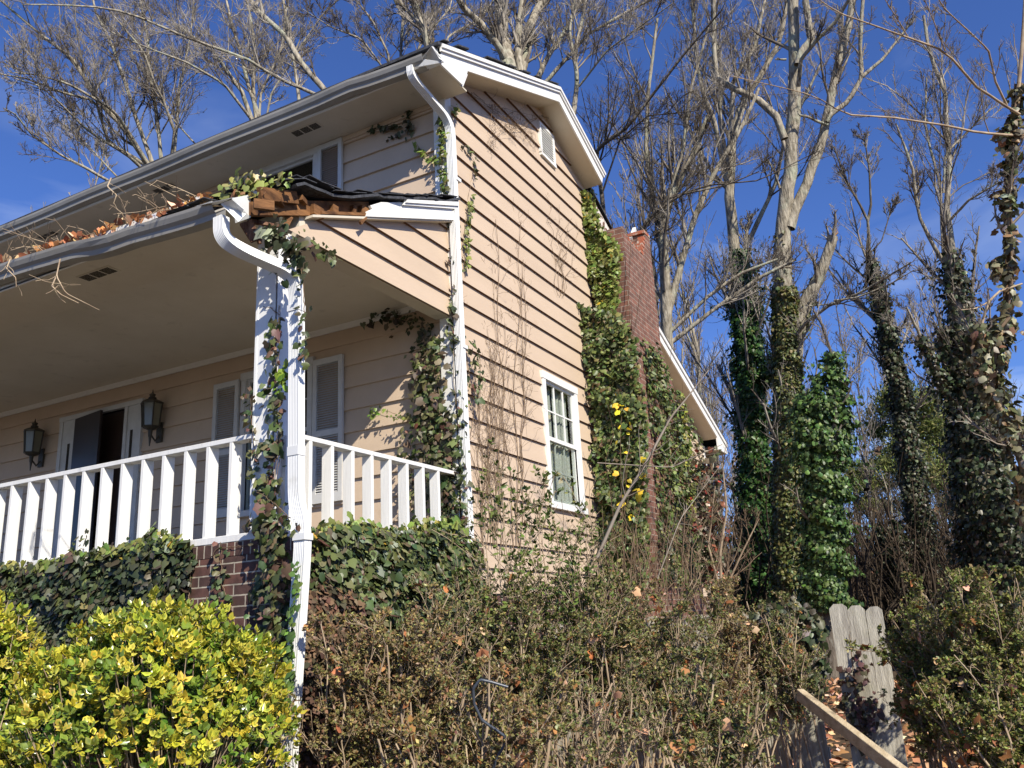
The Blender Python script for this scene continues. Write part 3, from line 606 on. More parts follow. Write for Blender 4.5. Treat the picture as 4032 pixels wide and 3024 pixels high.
# wall lanterns
def lantern(cx, cy, zb):
    mb = MB()
    def ring(z, r): return [(cx+r*math.cos(math.radians(30+60*i)), cy+r*math.sin(math.radians(30+60*i)), z) for i in range(6)]
    for i in range(6):
        for (z0,r0),(z1,r1) in (((2.21,.095),(2.48,.118)),):
            p0, p1 = ring(z0,r0)[i], ring(z1,r1)[i]; mb.tube([p0,p1],.008,4)
    def frus(zr):
        b = len(mb.v)
        for z, r in zr: mb.v += ring(z, r)
        for k in range(len(zr)-1):
            for i in range(6): mb.f.append((b+k*6+i,b+k*6+(i+1)%6,b+(k+1)*6+(i+1)%6,b+(k+1)*6+i)); mb.m.append(0)
        mb.f.append(tuple(b+i for i in reversed(range(6)))); mb.m.append(0); mb.f.append(tuple(b+(len(zr)-1)*6+i for i in range(6))); mb.m.append(0)
    frus([(2.47,.128),(2.485,.132),(2.505,.10),(2.53,.045),(2.545,.05),(2.56,.028),(2.585,.04),(2.60,.012),(2.645,.004)])
    frus([(2.08,.012),(2.10,.022),(2.17,.028),(2.195,.08),(2.215,.098)])
    mb.tube([(cx,cy,2.09),(cx,cy,1.99)],[.016,.006],6); mb.tube([(cx,cy,2.13),(cx,cy+.07,2.06),(cx,-.03,2.14)],.011,6); mb.box(cx-.045,cx+.045,-.045,-.02,2.05,2.28)
    for v in range(len(mb.v)): x,y,z = mb.v[v]; mb.v[v] = (x,y,z+zb)
    o = HP(mb, 'wall_lantern', M_IRON)
    g = MB(); b0 = [(cx+(x-cx)*.93,cy+(y-cy)*.93,z+zb) for x,y,z in ring(2.215,.095)]; b1 = [(cx+(x-cx)*.93,cy+(y-cy)*.93,z+zb) for x,y,z in ring(2.475,.118)]
    g.add(b0+b1, [(i,(i+1)%6,6+(i+1)%6,6+i) for i in range(6)]); g.build('lantern_glass', M_LGLS, o)
lantern(-6.03, -.16, -.02); lantern(-3.905, -.16, -.02)
# chimney against the gable wall; top broken, brick raw and red
mb = MB(); CX = .52; A0, A1 = 3.68, 4.86
mb.box(.0, CX, A0, A1, 3.55, 4.86)
mb.prism([(A0-.0,-1.9),(5.62,-1.9),(5.62,2.62),(A1,3.55),(A0,3.55)], 0, .0, CX)
mb.prism([(A0-.42,-1.9),(A0,-1.9),(A0,3.55),(A0-.02,3.52),(A0-.42,3.05)], 0, .0, CX-.06)
for k, (y0, y1) in enumerate(((A0,3.86),(A0,3.79),)): mb.box(.0+.0*k, CX-.004*k, y0+.002, y1, 4.86+.07*k, 4.93+.07*k)
mb.box(-.1, .12, A0+.003, 4.2, 4.86, 5.0)
for k, y0 in enumerate((4.42,4.48,4.53,4.57,4.60,4.66)): mb.box(.30-.035*k if k < 5 else .15, CX-.003, y0, A1-.002*k, 4.86+.07*k, 4.93+.07*k)
mb.box(.0, .2, 4.50, A1-.004, 4.86, 5.28)
ch = HP(mb, 'chimney', M_BR2())
mb = MB(); r4 = random.Random(9)
for k in range(9):
    y = 3.82+k*.075; mb.add([(CX-.11+r4.uniform(-.01,.01)+a*.112, y+b*.066, 4.862+c*r4.uniform(.02,.07)) for c in (0,1) for a, b in ((0,0),(1,0),(1,1),(0,1))], [(3,2,1,0),(4,5,6,7),(0,1,5,4),(1,2,6,5),(2,3,7,6),(3,0,4,7)])
for k in range(6): mb.box(.28-.035*k, .31-.03*k, 4.40+.05*k, 4.52+.05*k, 4.865+.07*k, 4.925+.07*k)
for k in range(5): mb.box(CX-.09, CX+.004, 4.38+.045*k, 4.46+.045*k, 4.868+.07*k, 4.922+.07*k)
mb.box(.12, CX+.003, 4.62, A1+.003, 5.282, 5.33)
mb.build('broken_brick', M_REDB, ch)
mb = MB(); mb.bar(on(1364,524,0,.30), on(1372,502,0,.2), .05, .16); mb.build('flue_liner', M_WHITE, ch)
mb = MB(); mb.box(.1, .42, 3.86, 4.4, 4.80, 4.872); mb.build('flue_void', M_DARK, ch)

# ================================================================== GROUND
def ground_z(x, y): return -1.78+.03*np.clip(y+6, 0, 14)+.05*np.sin(x*.9)*np.cos(y*.7)-.10*np.clip(y-14, 0, 200)*.25
gx = np.unique(np.r_[np.linspace(-400,-30,10), np.linspace(-30,40,60), np.linspace(40,400,10)]); gy = np.unique(np.r_[np.linspace(-60,-12,6), np.linspace(-12,30,50), np.linspace(30,600,14)])
X, Y = np.meshgrid(gx, gy, indexing='ij'); Zg = ground_z(X, np.minimum(Y, 60)); nx, ny = X.shape
i, j = np.meshgrid(np.arange(nx-1), np.arange(ny-1), indexing='ij'); i, j = i.ravel(), j.ravel()
g = np_mesh('ground', np.stack([X.ravel(), Y.ravel(), Zg.ravel()], 1), np.stack([i*ny+j, (i+1)*ny+j, (i+1)*ny+j+1, i*ny+j+1], 1), M_GROUND, smooth=True); tag(g, kind='structure')
def gz(x, y): return float(ground_z(np.float64(x), np.float64(min(y, 60))))
# leaf litter
n = 16000; lx = RNG.uniform(-2, 9, n); ly = RNG.uniform(-5, 9, n); k = ~((lx < .2) & (ly > -2.4)); lx, ly = lx[k], ly[k]; n = len(lx)
P = np.stack([lx, ly, ground_z(lx, ly)+RNG.uniform(.0, .05, n)], 1)
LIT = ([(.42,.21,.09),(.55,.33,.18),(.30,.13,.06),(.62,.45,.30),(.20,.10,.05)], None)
o = leaves('leaf_litter', [leaf_arrays(P, RNG.normal(size=(n,3))*.45+[0,0,1], RNG.normal(size=(n,3)), RNG.uniform(.05,.11,n), IVY, IVYF, pick(LIT[0], n, .2))], M_DRYL, None); tag(o, kind='stuff')

# ================================================================== IVY
def ivy_region(poly, n, ax, val, off=(.01,.09), size=(.04,.075), cols=IVYC, tilt=.5, seed=None):
    """leaves over a patch of a wall plane; the patch is an outline"""
    out = 3.0; poly = np.array(poly, float); C3 = np.array([on(u, v, ax, val) for u, v in poly]); a, b = (1,2) if ax == 0 else (0,2)
    q = C3[:, [a,b]]; lo, hi = q.min(0), q.max(0); pts = np.empty((0,2))
    while len(pts) < n:
        r = RNG.uniform(lo, hi, (n*2,2)); c = np.zeros(len(r), bool); m = len(q)
        for s in range(m):
            x0, y0 = q[s]; x1, y1 = q[(s+1)%m]
            c ^= ((y0 > r[:,1]) != (y1 > r[:,1])) & (r[:,0] < (x1-x0)*(r[:,1]-y0)/((y1-y0)+1e-12)+x0)
        pts = np.concatenate([pts, r[c]])
    pts = pts[:n]+RNG.normal(0, .02, (n,2)); P = np.empty((n,3)); P[:,a] = pts[:,0]; P[:,b] = pts[:,1]
    sg = 1 if ax == 0 else -1; lump = .5+.5*np.sin(pts[:,0]*7+3*np.sin(pts[:,1]*5))
    P[:,ax] = val+sg*(RNG.uniform(off[0], off[1], n)*(.4+.6*lump))
    P[:,0] = np.where((P[:,1] > .02) & (P[:,0] < .03), .03+np.abs(P[:,0]-.03)*.2*RNG.uniform(0,1,n), P[:,0])
    return ivy_at(P, ax, sg, size, cols, tilt)
def ivy_at(P, ax, sg, size, cols, tilt=.5, T=None):
    keep = RNG.uniform(size=len(P)) < 2; P = P[keep]; n = len(P); nr = RNG.normal(0, tilt, (n,3)); nr[:,ax] += sg; nr[:,2] += .35
    tip = RNG.normal(0, .45, (n,3)); tip[:,2] -= 1
    s = .80*np.minimum(size[0]+RNG.gamma(2.0, (size[1]-size[0])/2.4, n), size[1]*1.4)*RNG.choice([.7,1,1], n)
    return leaf_arrays(P, nr, tip, s, *(T or (IVY, IVYF)), pick(cols[0], n, .2, cols[1]))
def strand(pts, ax, val, n, w=.04, off=(.01,.07), size=(.035,.065), cols=IVYC, tilt=.55, wfun=None):
    """leaves along a climbing stem on a wall plane; also returns the stem"""
    P3 = np.array([on(u, v, ax, val) for u, v in pts]); return strand3(P3, ax, n, w, off, size, cols, tilt, wfun)
def strand3(P3, ax, n, w=.04, off=(.01,.07), size=(.035,.065), cols=IVYC, tilt=.55, wfun=None):
    Pm, _ = resample(P3, np.zeros(len(P3)), 60); t = RNG.uniform(0, 1, n); i0 = np.minimum((t*59).astype(int), 58); f = (t*59-i0)[:,None]
    P = Pm[i0]*(1-f)+Pm[i0+1]*f; ww = w*(wfun(t) if wfun else 1); sg = 1 if ax == 0 else -1
    g_ = RNG.normal(0, 1, (n,3))*np.reshape(ww, (-1,1)) if np.ndim(ww) else RNG.normal(0, ww, (n,3)); g_[:,ax] = sg*RNG.uniform(off[0], off[1], n)
    return ivy_at(P+g_, ax, sg, size, cols, tilt)
def stems(parts, lines, rad, seed=0, n=4, off=.008, wig=.012):
    """thin woody stems: lines are 3-D polylines"""
    for L_ in lines:
        P, R = resample(L_, np.linspace(rad, rad*.5, len(L_)), 24); P = P+np.cumsum(RNG.normal(0, wig*.35, P.shape), 0)*np.linspace(0,1,24)[:,None]*.35+RNG.normal(0, wig*.25, P.shape)
        parts.append(batch_tubes(P[None], R[None], n))
def ivy_thing(label, arrs, stemparts=None, name='ivy', lm=None, cat='ivy', group=None, smat=None):
    t_ = thing(name, label, cat, tuple(arrs[0][0].mean(0)) if False else (0,0,0), group)
    leaves('foliage', arrs, lm or M_LEAF, t_)
    if stemparts: V, F = merge(stemparts); np_mesh('stem', V, F, smat or M_VINE, t_)
    return t_
def wl(ax, val, pts, o_=.008):
    sg = 1 if ax == 0 else -1; L_ = []
    for u, v in pts: p_ = on(u, v, ax, val); p_[ax] += sg*o_; L_.append(p_)
    return np.array(L_)
def lines_rand(ax, val, u0, u1, v0, v1, k, du=14, lean=0):
    out = []
    for _ in range(k):
        u = RNG.uniform(u0, u1); a, b = RNG.uniform(v0, v0+(v1-v0)*.5), v1; m = 7
        us = u+np.cumsum(RNG.normal(0, du, m))-lean*np.linspace(0,1,m); out.append(wl(ax, val, [(x, y) for x, y in zip(us, np.linspace(b, a, m))]))
    return out
# on the porch front
sp_ = []; stems(sp_, lines_rand(1,-2.31,0,560,1200,1560,18), .006)
ivy_thing('dense dark green ivy sheet hanging over the porch front brickwork left of the bare bricks',
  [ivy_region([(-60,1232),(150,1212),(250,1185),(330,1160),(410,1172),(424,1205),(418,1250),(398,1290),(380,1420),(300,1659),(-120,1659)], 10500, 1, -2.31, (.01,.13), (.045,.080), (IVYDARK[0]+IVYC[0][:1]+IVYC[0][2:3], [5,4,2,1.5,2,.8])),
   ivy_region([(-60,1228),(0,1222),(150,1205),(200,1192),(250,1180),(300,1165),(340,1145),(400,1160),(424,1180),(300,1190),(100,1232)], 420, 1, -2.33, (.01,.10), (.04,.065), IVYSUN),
   strand([(175,1215),(172,1190),(182,1165),(196,1150)],1,-2.32,26,.02), strand([(235,1200),(238,1180)],1,-2.32,8,.015), strand([(330,1180),(332,1160),(345,1150)],1,-2.32,26,.03)], sp_)
sp_ = []; stems(sp_, [wl(1,-2.31,[(505,1320),(480,1260),(478,1210),(476,1175)]), wl(1,-2.31,[(455,1210),(470,1185),(560,1175)])], .004)
ivy_thing('small sparse ivy sprig on the bare dark bricks of the porch pier',
  [strand([(500,1310),(482,1270),(480,1220),(478,1190)],1,-2.31,42,.035), strand([(565,1330),(560,1290),(570,1230)],1,-2.31,36,.03)], sp_)
# along the post
sp_ = []; stems(sp_, [wl(1,-2.30,[(585+a,1220),(588,1100),(600+a,960),(598,840),(604-a,740),(606,660)]) for a in (-6,0,5,9)]+[wl(1,-2.30,[(556,1000),(548,940),(546,900),(545,850)]), wl(1,-2.30,[(604,680),(585,665),(570,664)])], .0035)
IVM = (IVYC[0]+[(.17,.10,.07),(.13,.075,.06)], [4,4,3,4,1.5,1.5,1.5,1.2])
ivy_thing('straggly ivy climbing the white porch post, olive and purplish leaves',
  [strand([(590,1200),(584,1130),(592,1040),(600,960),(606,900),(603,860)],1,-2.30,230,.036,(.0,.10),(.03,.075),IVM),
   strand([(603,870),(598,820),(600,760),(604,700),(606,665)],1,-2.30,62,.03,(.0,.08),(.03,.075),IVM),
   strand([(560,1080),(558,1020),(552,960),(546,905),(540,860),(552,840)],1,-2.30,64,.02,(.0,.08),(.03,.055),IVYC),
   strand([(560,1020),(575,1040),(590,1060)],1,-2.30,14,.03), strand([(560,1100),(566,1130),(575,1160)],1,-2.3,34,.03,(0,.1),(.04,.08))], sp_)
ivy_thing('lime green ivy tuft beside the fluted downspout on the porch post',
  [strand([(614,860),(612,830),(616,800),(618,790)],1,-2.33,26,.022,(.0,.06),(.04,.07),([(.17,.24,.03),(.12,.20,.03)],[1,1]))], None)
sp_ = []; stems(sp_, [wl(1,-2.42,[(600,1330),(602,1260),(598,1180),(600,1120)]), wl(1,-2.42,[(655,1110),(640,1130),(600,1090),(560,1060)])], .004)
ivy_thing('bushy ivy clump spilling over the brick pier corner around the downspout kink',
  [strand([(606,1420),(608,1350),(614,1270),(612,1200),(604,1130),(596,1100)],1,-2.36,380,.045,(.0,.14),(.045,.085),IVM),
   strand([(610,1120),(640,1140),(655,1125)],1,-2.46,18,.02,(0,.06),(.035,.06),IVM)], sp_)
ivy_thing('bright green ivy trail up the foot of the white downspout beside the yellow shrub',
  [strand([(632,1590),(630,1480),(634,1400),(640,1320),(648,1240),(645,1215)],1,-2.52,95,.014,(.02,.05),(.04,.065),([(.10,.16,.035),(.07,.12,.03)],[1,1]),.35)], None)
sp_ = []; stems(sp_, [wl(1,-2.40,[(660,690),(658,640),(652,580),(640,540),(610,480)])], .004)
ivy_thing('ivy with large pale leaves hanging over the top of the porch downspout',
  [strand([(600,500),(615,520),(635,545),(648,575)],1,-2.40,120,.055,(.0,.12),(.045,.09),IVYDARK), strand([(655,580),(660,630),(658,680),(660,760),(664,800)],1,-2.40,30,.02,(.0,.08),(.045,.075),IVYC),
   strand([(640,520),(670,535),(700,550),(715,565)],0,.02,34,.03,(.0,.1),(.035,.07),IVYC), strand([(585,495),(600,510)],1,-2.45,5,.02,(.05,.1),(.11,.13),([(.28,.31,.22)],[1]),.2)], sp_)
ivy_thing('pale sunlit ivy sprigs growing out of the torn corner of the porch roof',
  [strand3([at(490,402,6.0), at(505,392,6.0), at(530,388,6.0), at(560,388,6.0), at(632,386,6.1)], 1, 60, .030, (.0,.05), (.05,.08), ([(.28,.30,.08),(.20,.24,.06),(.34,.30,.14)],[2,2,1])),
   strand3([at(490,405,5.9), at(510,412,5.9), at(545,415,5.9), at(560,425,5.9)], 1, 34, .025, (.0,.05), (.04,.07), ([(.26,.25,.08),(.18,.2,.06),(.22,.12,.06)],[2,2,1]))], None)
# side of the porch foundation
sp_ = []; stems(sp_, lines_rand(0,.11,640,1000,1150,1500,16), .006)
ivy_thing('dense grey green ivy sheet covering the brick side of the porch below the railing',
  [ivy_region([(660,1150),(700,1140),(760,1150),(840,1150),(930,1145),(990,1150),(1010,1200),(1010,1400),(950,1659),(640,1659),(650,1400)], 12500, 0, .105, (.01,.17), (.04,.085), (IVYC[0]+[(.16,.19,.12)], [5,5,4,2,1,.8,1.5])),
   ivy_region([(660,1150),(690,1128),(760,1120),(830,1140),(900,1125),(990,1120),(1000,1180),(660,1185)], 560, 0, .105, (.02,.14), (.045,.08), IVYSUN)], sp_)
ivy_thing('withered brown ivy mat on the shaded brick right of the downspout',
  [ivy_region([(640,1290),(690,1260),(760,1290),(800,1400),(820,1659),(640,1659)], 3600, 0, .20, (.02,.12), (.035,.06), ([(.14,.085,.05),(.10,.06,.04),(.18,.13,.08),(.06,.05,.03)], [3,3,1,2]))], None, lm=M_DRYL)
# house corner
sp_ = []; stems(sp_, [wl(1,-.03,[(955+a,1180),(935,1050),(930+a,900),(950,760),(940,720)]) for a in (-25,-10,8,20)], .005)
SHC = (IVYC[0]+[(.16,.14,.09)], [4,4,4,3,1,1.2,1.5])
ivy_thing('thick ivy column on the front wall at the right end of the porch',
  [strand([(985,1180),(965,1080),(950,980),(935,880),(930,800),(940,750)],1,-.03,850,.085,(.0,.15),(.045,.085),SHC),
   strand([(900,1130),(900,1060),(895,980),(905,900)],1,-.03,130,.06,(.0,.14),(.045,.08),SHC), strand([(985,1100),(975,1000),(968,900)],1,-.03,120,.03,(.0,.12),(.045,.08),SHC)], sp_)
sp_ = []; stems(sp_, [wl(1,-.03,[(930,870),(905,905),(870,900),(830,885),(810,892)]), wl(1,-.03,[(920,760),(915,700),(880,690),(800,678)])], .003)
ivy_thing('ivy runners spreading left under the porch ceiling corner',
  [strand([(925,770),(920,710),(900,690),(860,690),(800,675)],1,-.03,150,.05,(.0,.10),(.035,.07),IVYDARK), strand([(900,910),(870,900),(835,887),(810,893)],1,-.03,36,.02,(.03,.12),(.03,.055),([(.10,.16,.03),(.14,.18,.04)],[1,1]))], sp_)
sp_ = []; stems(sp_, [wl(0,.03,[(1000+a,1190),(992,1000),(985+a,800),(975,600),(972,480)]) for a in (-6,0,6)], .005)
ivy_thing('ivy twining round the tall corner downspout below the porch roof',
  [strand([(996,1190),(985,1080),(978,960),(975,850)],0,-.02,300,.04,(.0,.14),(.04,.075),IVYC), strand([(1022,860),(1016,780),(1008,740)],0,.06,60,.04,(.0,.12),(.04,.075),IVYC),
   strand([(978,850),(972,760),(968,680),(966,600),(966,540),(968,490)],0,-.03,300,.04,(.0,.12),(.04,.075),SHC)], sp_)
sp_ = []; stems(sp_, [wl(0,.0,[(960,430),(962,350),(958,280),(965,240)])], .004)
ivy_thing('olive ivy climbing the corner board above the porch roof',
  [strand([(963,430),(960,360),(957,300),(958,245)],1,-.06,150,.028,(.0,.08),(.04,.065),IVYSUN), strand([(975,250),(980,235),(968,222)],0,.05,18,.02,(.02,.06),(.04,.065),IVYSUN)], sp_)
sp_ = []; stems(sp_, [wl(0,.02,[(1003,600),(1000,520),(1010,420),(1025,350),(1005,320)])], .003)
ivy_thing('sparse ivy strand on the gable boards just right of the corner downspout',
  [strand([(1003,590),(1002,520),(1008,460),(1018,420)],0,.02,90,.022,(.02,.06),(.035,.06),IVYSUN), strand([(1018,400),(1022,370),(1022,345),(1005,320),(995,315)],0,.02,26,.012,(.02,.05),(.04,.065),SHC)], sp_)
sp_ = []; stems(sp_, [wl(1,-.03,[(955,345),(925,335),(905,320),(895,300)]), wl(1,-.03,[(900,210),(885,240),(888,280),(850,290),(800,285)])], .003)
ivy_thing('dark ivy runner on the shaded upper front wall under the eave',
  [strand([(905,200),(895,225),(882,250),(888,285),(840,300)],1,-.03,62,.022,(.0,.06),(.045,.075),IVYDARK), strand([(870,278),(835,275),(798,283)],1,-.03,30,.015,(.0,.06),(.05,.08),IVYDARK), strand([(950,350),(925,340),(905,322),(895,313)],1,-.03,34,.015,(.0,.07),(.04,.065),IVYSUN)], sp_)
ivy_thing('ivy and dead tendrils bunched under the rear half of the gable rake',
  [strand([(1215,235),(1225,290),(1245,340),(1270,385)],0,.05,90,.05,(.0,.15),(.035,.06),IVYDARK), strand([(1225,290),(1232,300)],0,.1,4,.02,(.0,.1),(.06,.07),IVYSUN)],
  [batch_tubes(*grow(*[a[None] for a in resample([on(1180,200,0,.12), on(1215,250,0,.1), on(1240,320,0,.1), on(1280,400,0,.1)], [.006]*4, 12)], 260, 0, 60, .18, .5, -.2, K=6, wig=.5, rmin=.0022), 3)])
# chimney
sp_ = []; stems(sp_, lines_rand(1,3.62,1270,1330,520,1200,14,6,-60)+lines_rand(0,.5,1330,1480,740,1250,26,10), .006)
ivy_thing('yellow green ivy hanging down the upper chimney beside the gable boards',
  [ivy_region([(1262,410),(1280,430),(1300,500),(1338,530),(1338,600),(1330,680),(1310,740),(1300,760),(1290,640),(1268,560)], 2100, 1, 3.60, (.0,.14), (.05,.085), IVYSUN),
   strand([(1280,470),(1275,440),(1270,410)],0,.02,60,.07,(.0,.1),(.04,.07),IVYSUN), strand([(1272,560),(1282,600),(1290,660)],0,.02,170,.08,(.0,.1),(.05,.08),IVYSUN)], sp_)
CHC = ([(.10,.13,.035),(.06,.09,.025),(.16,.18,.06),(.13,.09,.045),(.18,.20,.11),(.035,.05,.018)], [5,4,4,2,1.5,3])
ivy_thing('deep green and yellow flecked ivy mass over the wide lower chimney',
  [ivy_region([(1250,660),(1300,680),(1345,680),(1375,740),(1385,830),(1400,900),(1400,1260),(1318,1260),(1300,1080),(1290,940),(1278,800)], 7200, 1, 3.22, (.0,.22), (.045,.08), CHC),
   ivy_region([(1385,730),(1420,760),(1440,830),(1470,880),(1500,960),(1520,1060),(1530,1260),(1420,1260),(1418,1100),(1408,960)], 4200, 0, .53, (.0,.16), (.045,.085), CHC),
   strand([(1490,1150),(1480,1020),(1470,930),(1460,850)],0,.55,200,.06,(.0,.12),(.05,.08),([(.26,.27,.05),(.2,.22,.05)],[1,1])),
   ivy_region([(1310,800),(1370,780),(1395,1000),(1395,1150),(1325,1150)], 26, 1, 3.05, (.0,.1), (.06,.10), ([(.62,.48,.03),(.55,.40,.04)],[1,1]))], sp_)
sp_ = []; stems(sp_, [wl(0,-.2,[(1540,1240),(1535,1100),(1538,990)])], .006)
# dead vines fanned over the gable boards
def vine_net(label, roots, tops, k, ax=0, val=.028, rad=.0045, kids=9, name='dry_vine'):
    parts = []
    for _ in range(k):
        a = roots[RNG.integers(len(roots))]; b = tops[RNG.integers(len(tops))]; m = 9
        f = np.linspace(0,1,m); us = a[0]+(b[0]-a[0])*f+np.r_[0, RNG.normal(0, 6, m-1)]+RNG.normal(0,8); vs = a[1]+(b[1]-a[1])*f*RNG.uniform(.6,1)
        P, R = resample(wl(ax, val, list(zip(us, vs))), np.linspace(rad, rad*.45, m), 20); parts.append(batch_tubes(P[None], R[None], 4))
        if kids:
            C1 = grow(P[None], R[None], kids, .2, 50, .16, .6, .15, K=6, wig=.25, rmin=.0018); 
            for c in (C1,): c[0][...,0] = np.clip(c[0][...,0], val-.015, val+.10); parts.append(batch_tubes(*c, 3))
            C2 = grow(*C1, 2, .3, 45, .5, .6, .1, K=4, wig=.3, rmin=.0015); C2[0][...,0] = np.clip(C2[0][...,0], val-.015, val+.12); parts.append(batch_tubes(*C2, 3))
    V, F = merge(parts); o_ = np_mesh(name, V, F, M_VINE); return tag(o_, label, 'vine')
vine_net('dense dry bare vine fan on the gable boards right of the downspout', [(1075,1180),(1060,1150),(1050,1180)], [(1030,600),(1045,680),(1010,560),(1060,640),(1040,760),(1080,620)], 20, kids=14)
vine_net('single tall bare vine rising up the middle of the gable boards', [(1118,1190),(1122,1180)], [(1130,300),(1080,330)], 4, rad=.006, kids=20)
vine_net('wispy bare vines under the gable vent', [(1210,640)], [(1190,400),(1220,440),(1240,470)], 6, rad=.003, kids=8)
vine_net('tangle of bare vines hanging under the front half of the gable rake', [(1010,200),(1060,225),(1120,240),(1170,250)], [(1060,330),(1100,300),(1150,330),(1185,260)], 14, val=.05, rad=.003, kids=10)
parts = []
for (u,v,u2,v2) in ((130,560,215,670),(120,600,170,655),(22,560,35,620),(240,385,245,440)):
    for q in range(1):
        pts_ = [at(u,v,5.6), at(u-8,(v*2+v2)/3,5.5), at(u+12,(v+v2*2)/3,5.45), at(u2,v2,5.45)]; P, R = resample(pts_, [.006,.005,.004,.003], 16); parts.append(batch_tubes(P[None], R[None], 4)); parts.append(batch_tubes(*grow(P[None], R[None], 5, .2, 50, .4, .6, 0, K=5, wig=.2), 3))
for _ in range(45):
    u = RNG.uniform(-20, 440); v = 575-(u)*.325+RNG.normal(0,5)-6; p0_ = on(u, v, 1, -2.76); d = RNG.normal(0,.09,3); d[2] = abs(d[2])*.5
    P, R = resample([p0_, p0_+d, p0_+d*1.8+RNG.normal(0,.03,3)], [.0035,.003,.002], 8); parts.append(batch_tubes(P[None], R[None], 3)); parts.append(batch_tubes(*grow(P[None], R[None], 3, .2, 50, .5, .7, 0, K=4, wig=.25), 3))
V, F = merge(parts); tg = np_mesh('fallen_twig', V, F, M_STEM); tag(tg, 'dead twigs and debris heaped along the sagging porch gutter', 'twig', kind='stuff')
n = 120; u = RNG.uniform(-20,460,n); P = np.array([on(a, 572-a*.325+b, 1, -2.75) for a, b in zip(u, RNG.normal(0,5,n))]); P[:,2] += .01
o = leaves('gutter_leaf_debris', [leaf_arrays(P, RNG.normal(size=(n,3)), RNG.normal(size=(n,3)), RNG.uniform(.03,.08,n), IVY, IVYF, pick([(.45,.22,.09),(.25,.10,.05),(.55,.36,.2)], n))], M_DRYL, None); tag(o, kind='stuff')

# ================================================================== TREES
def c1(*a): return [(x/3, y/3) for x, y in a]
def c2(*a): return [(737.3+x/3, y/3) for x, y in a]
def c3(*a): return [(1474.7+x/3, y/3) for x, y in a]
def c6(*a): return [(1474.7+x/3, 553+y/3) for x, y in a]
def limb(pts, d0, d1, w0, w1, K=16):
    """a limb: its outline points from thick to thin, distances and widths at its two ends"""
    s = np.linspace(0, 1, len(pts)); P = np.array([at(u, v, d0+(d1-d0)*t) for (u, v), t in zip(pts, s)])
    R = np.array([(w0+(w1-w0)*t)/2*(d0+(d1-d0)*t)*V2/FPX for t in s]); P, R = resample(P, R, K)
    return P, R
def rough(P, R, amt=.06):
    P = P+RNG.normal(0, 1, P.shape)*R[:,None]*amt*2; return P, R*(1+RNG.normal(0, amt, len(R)))
def tree(label, limbs, trunk=True, kids=(9,6,5), lf=(.42,.5,.55), d=18, bark=None, tw=None, up=.28, name='bare_tree', group=None, extra=None, ang=38, tstart=.12, rm=1.0, cat='tree'):
    P0, R0 = limbs[0]; base = P0[0].copy(); g_ = gz(base[0], base[1])
    t_ = thing(name, label, cat, (base[0], base[1], g_), group); inv = Matrix.Translation((-base[0],-base[1],-g_))
    parts = []
    for i, (P, R) in enumerate(limbs):
        P_, R_ = rough(P, R, .035); P_[0] = P[0]; parts.append(batch_tubes(P_[None], R_[None], 10 if R[0] > .06 else 6))
    if trunk:
        z = np.linspace(g_-.1, base[2]+.02, 10); Q = np.stack([base[0]+.0*z, base[1]+.0*z, z], 1); rr_ = R0[0]*np.linspace(1.45, 1.0, 10); rr_[0] *= 1.25
        parts.append(batch_tubes(Q[None], rr_[None], 10))
    V, F = merge(parts); o_ = np_mesh('trunk', V, F, bark or M_BARK, t_, smooth=True); o_.matrix_parent_inverse = inv
    L0 = [resample(P, R, 16) for P, R in limbs]; A = np.array([p for p, r in L0]); B = np.array([r for p, r in L0]); rmin = .0034*d/16*rm
    parts = []; cur = (A, np.minimum(B, .09))
    for q, (m, f) in enumerate(zip(kids, lf)):
        cur = grow(cur[0], cur[1], m, tstart if q == 0 else .2, ang, f, .5 if q == 0 else .6, up, K=6 if q < 2 else 5, wig=.13+.05*q, rmin=rmin*(2.2,1.4,1,1)[q])
        parts.append(batch_tubes(cur[0], cur[1], 4 if q == 0 else 3))
    V, F = merge(parts); o_ = np_mesh('crown', V, F, tw or M_TWIGG, t_); o_.matrix_parent_inverse = inv
    return t_
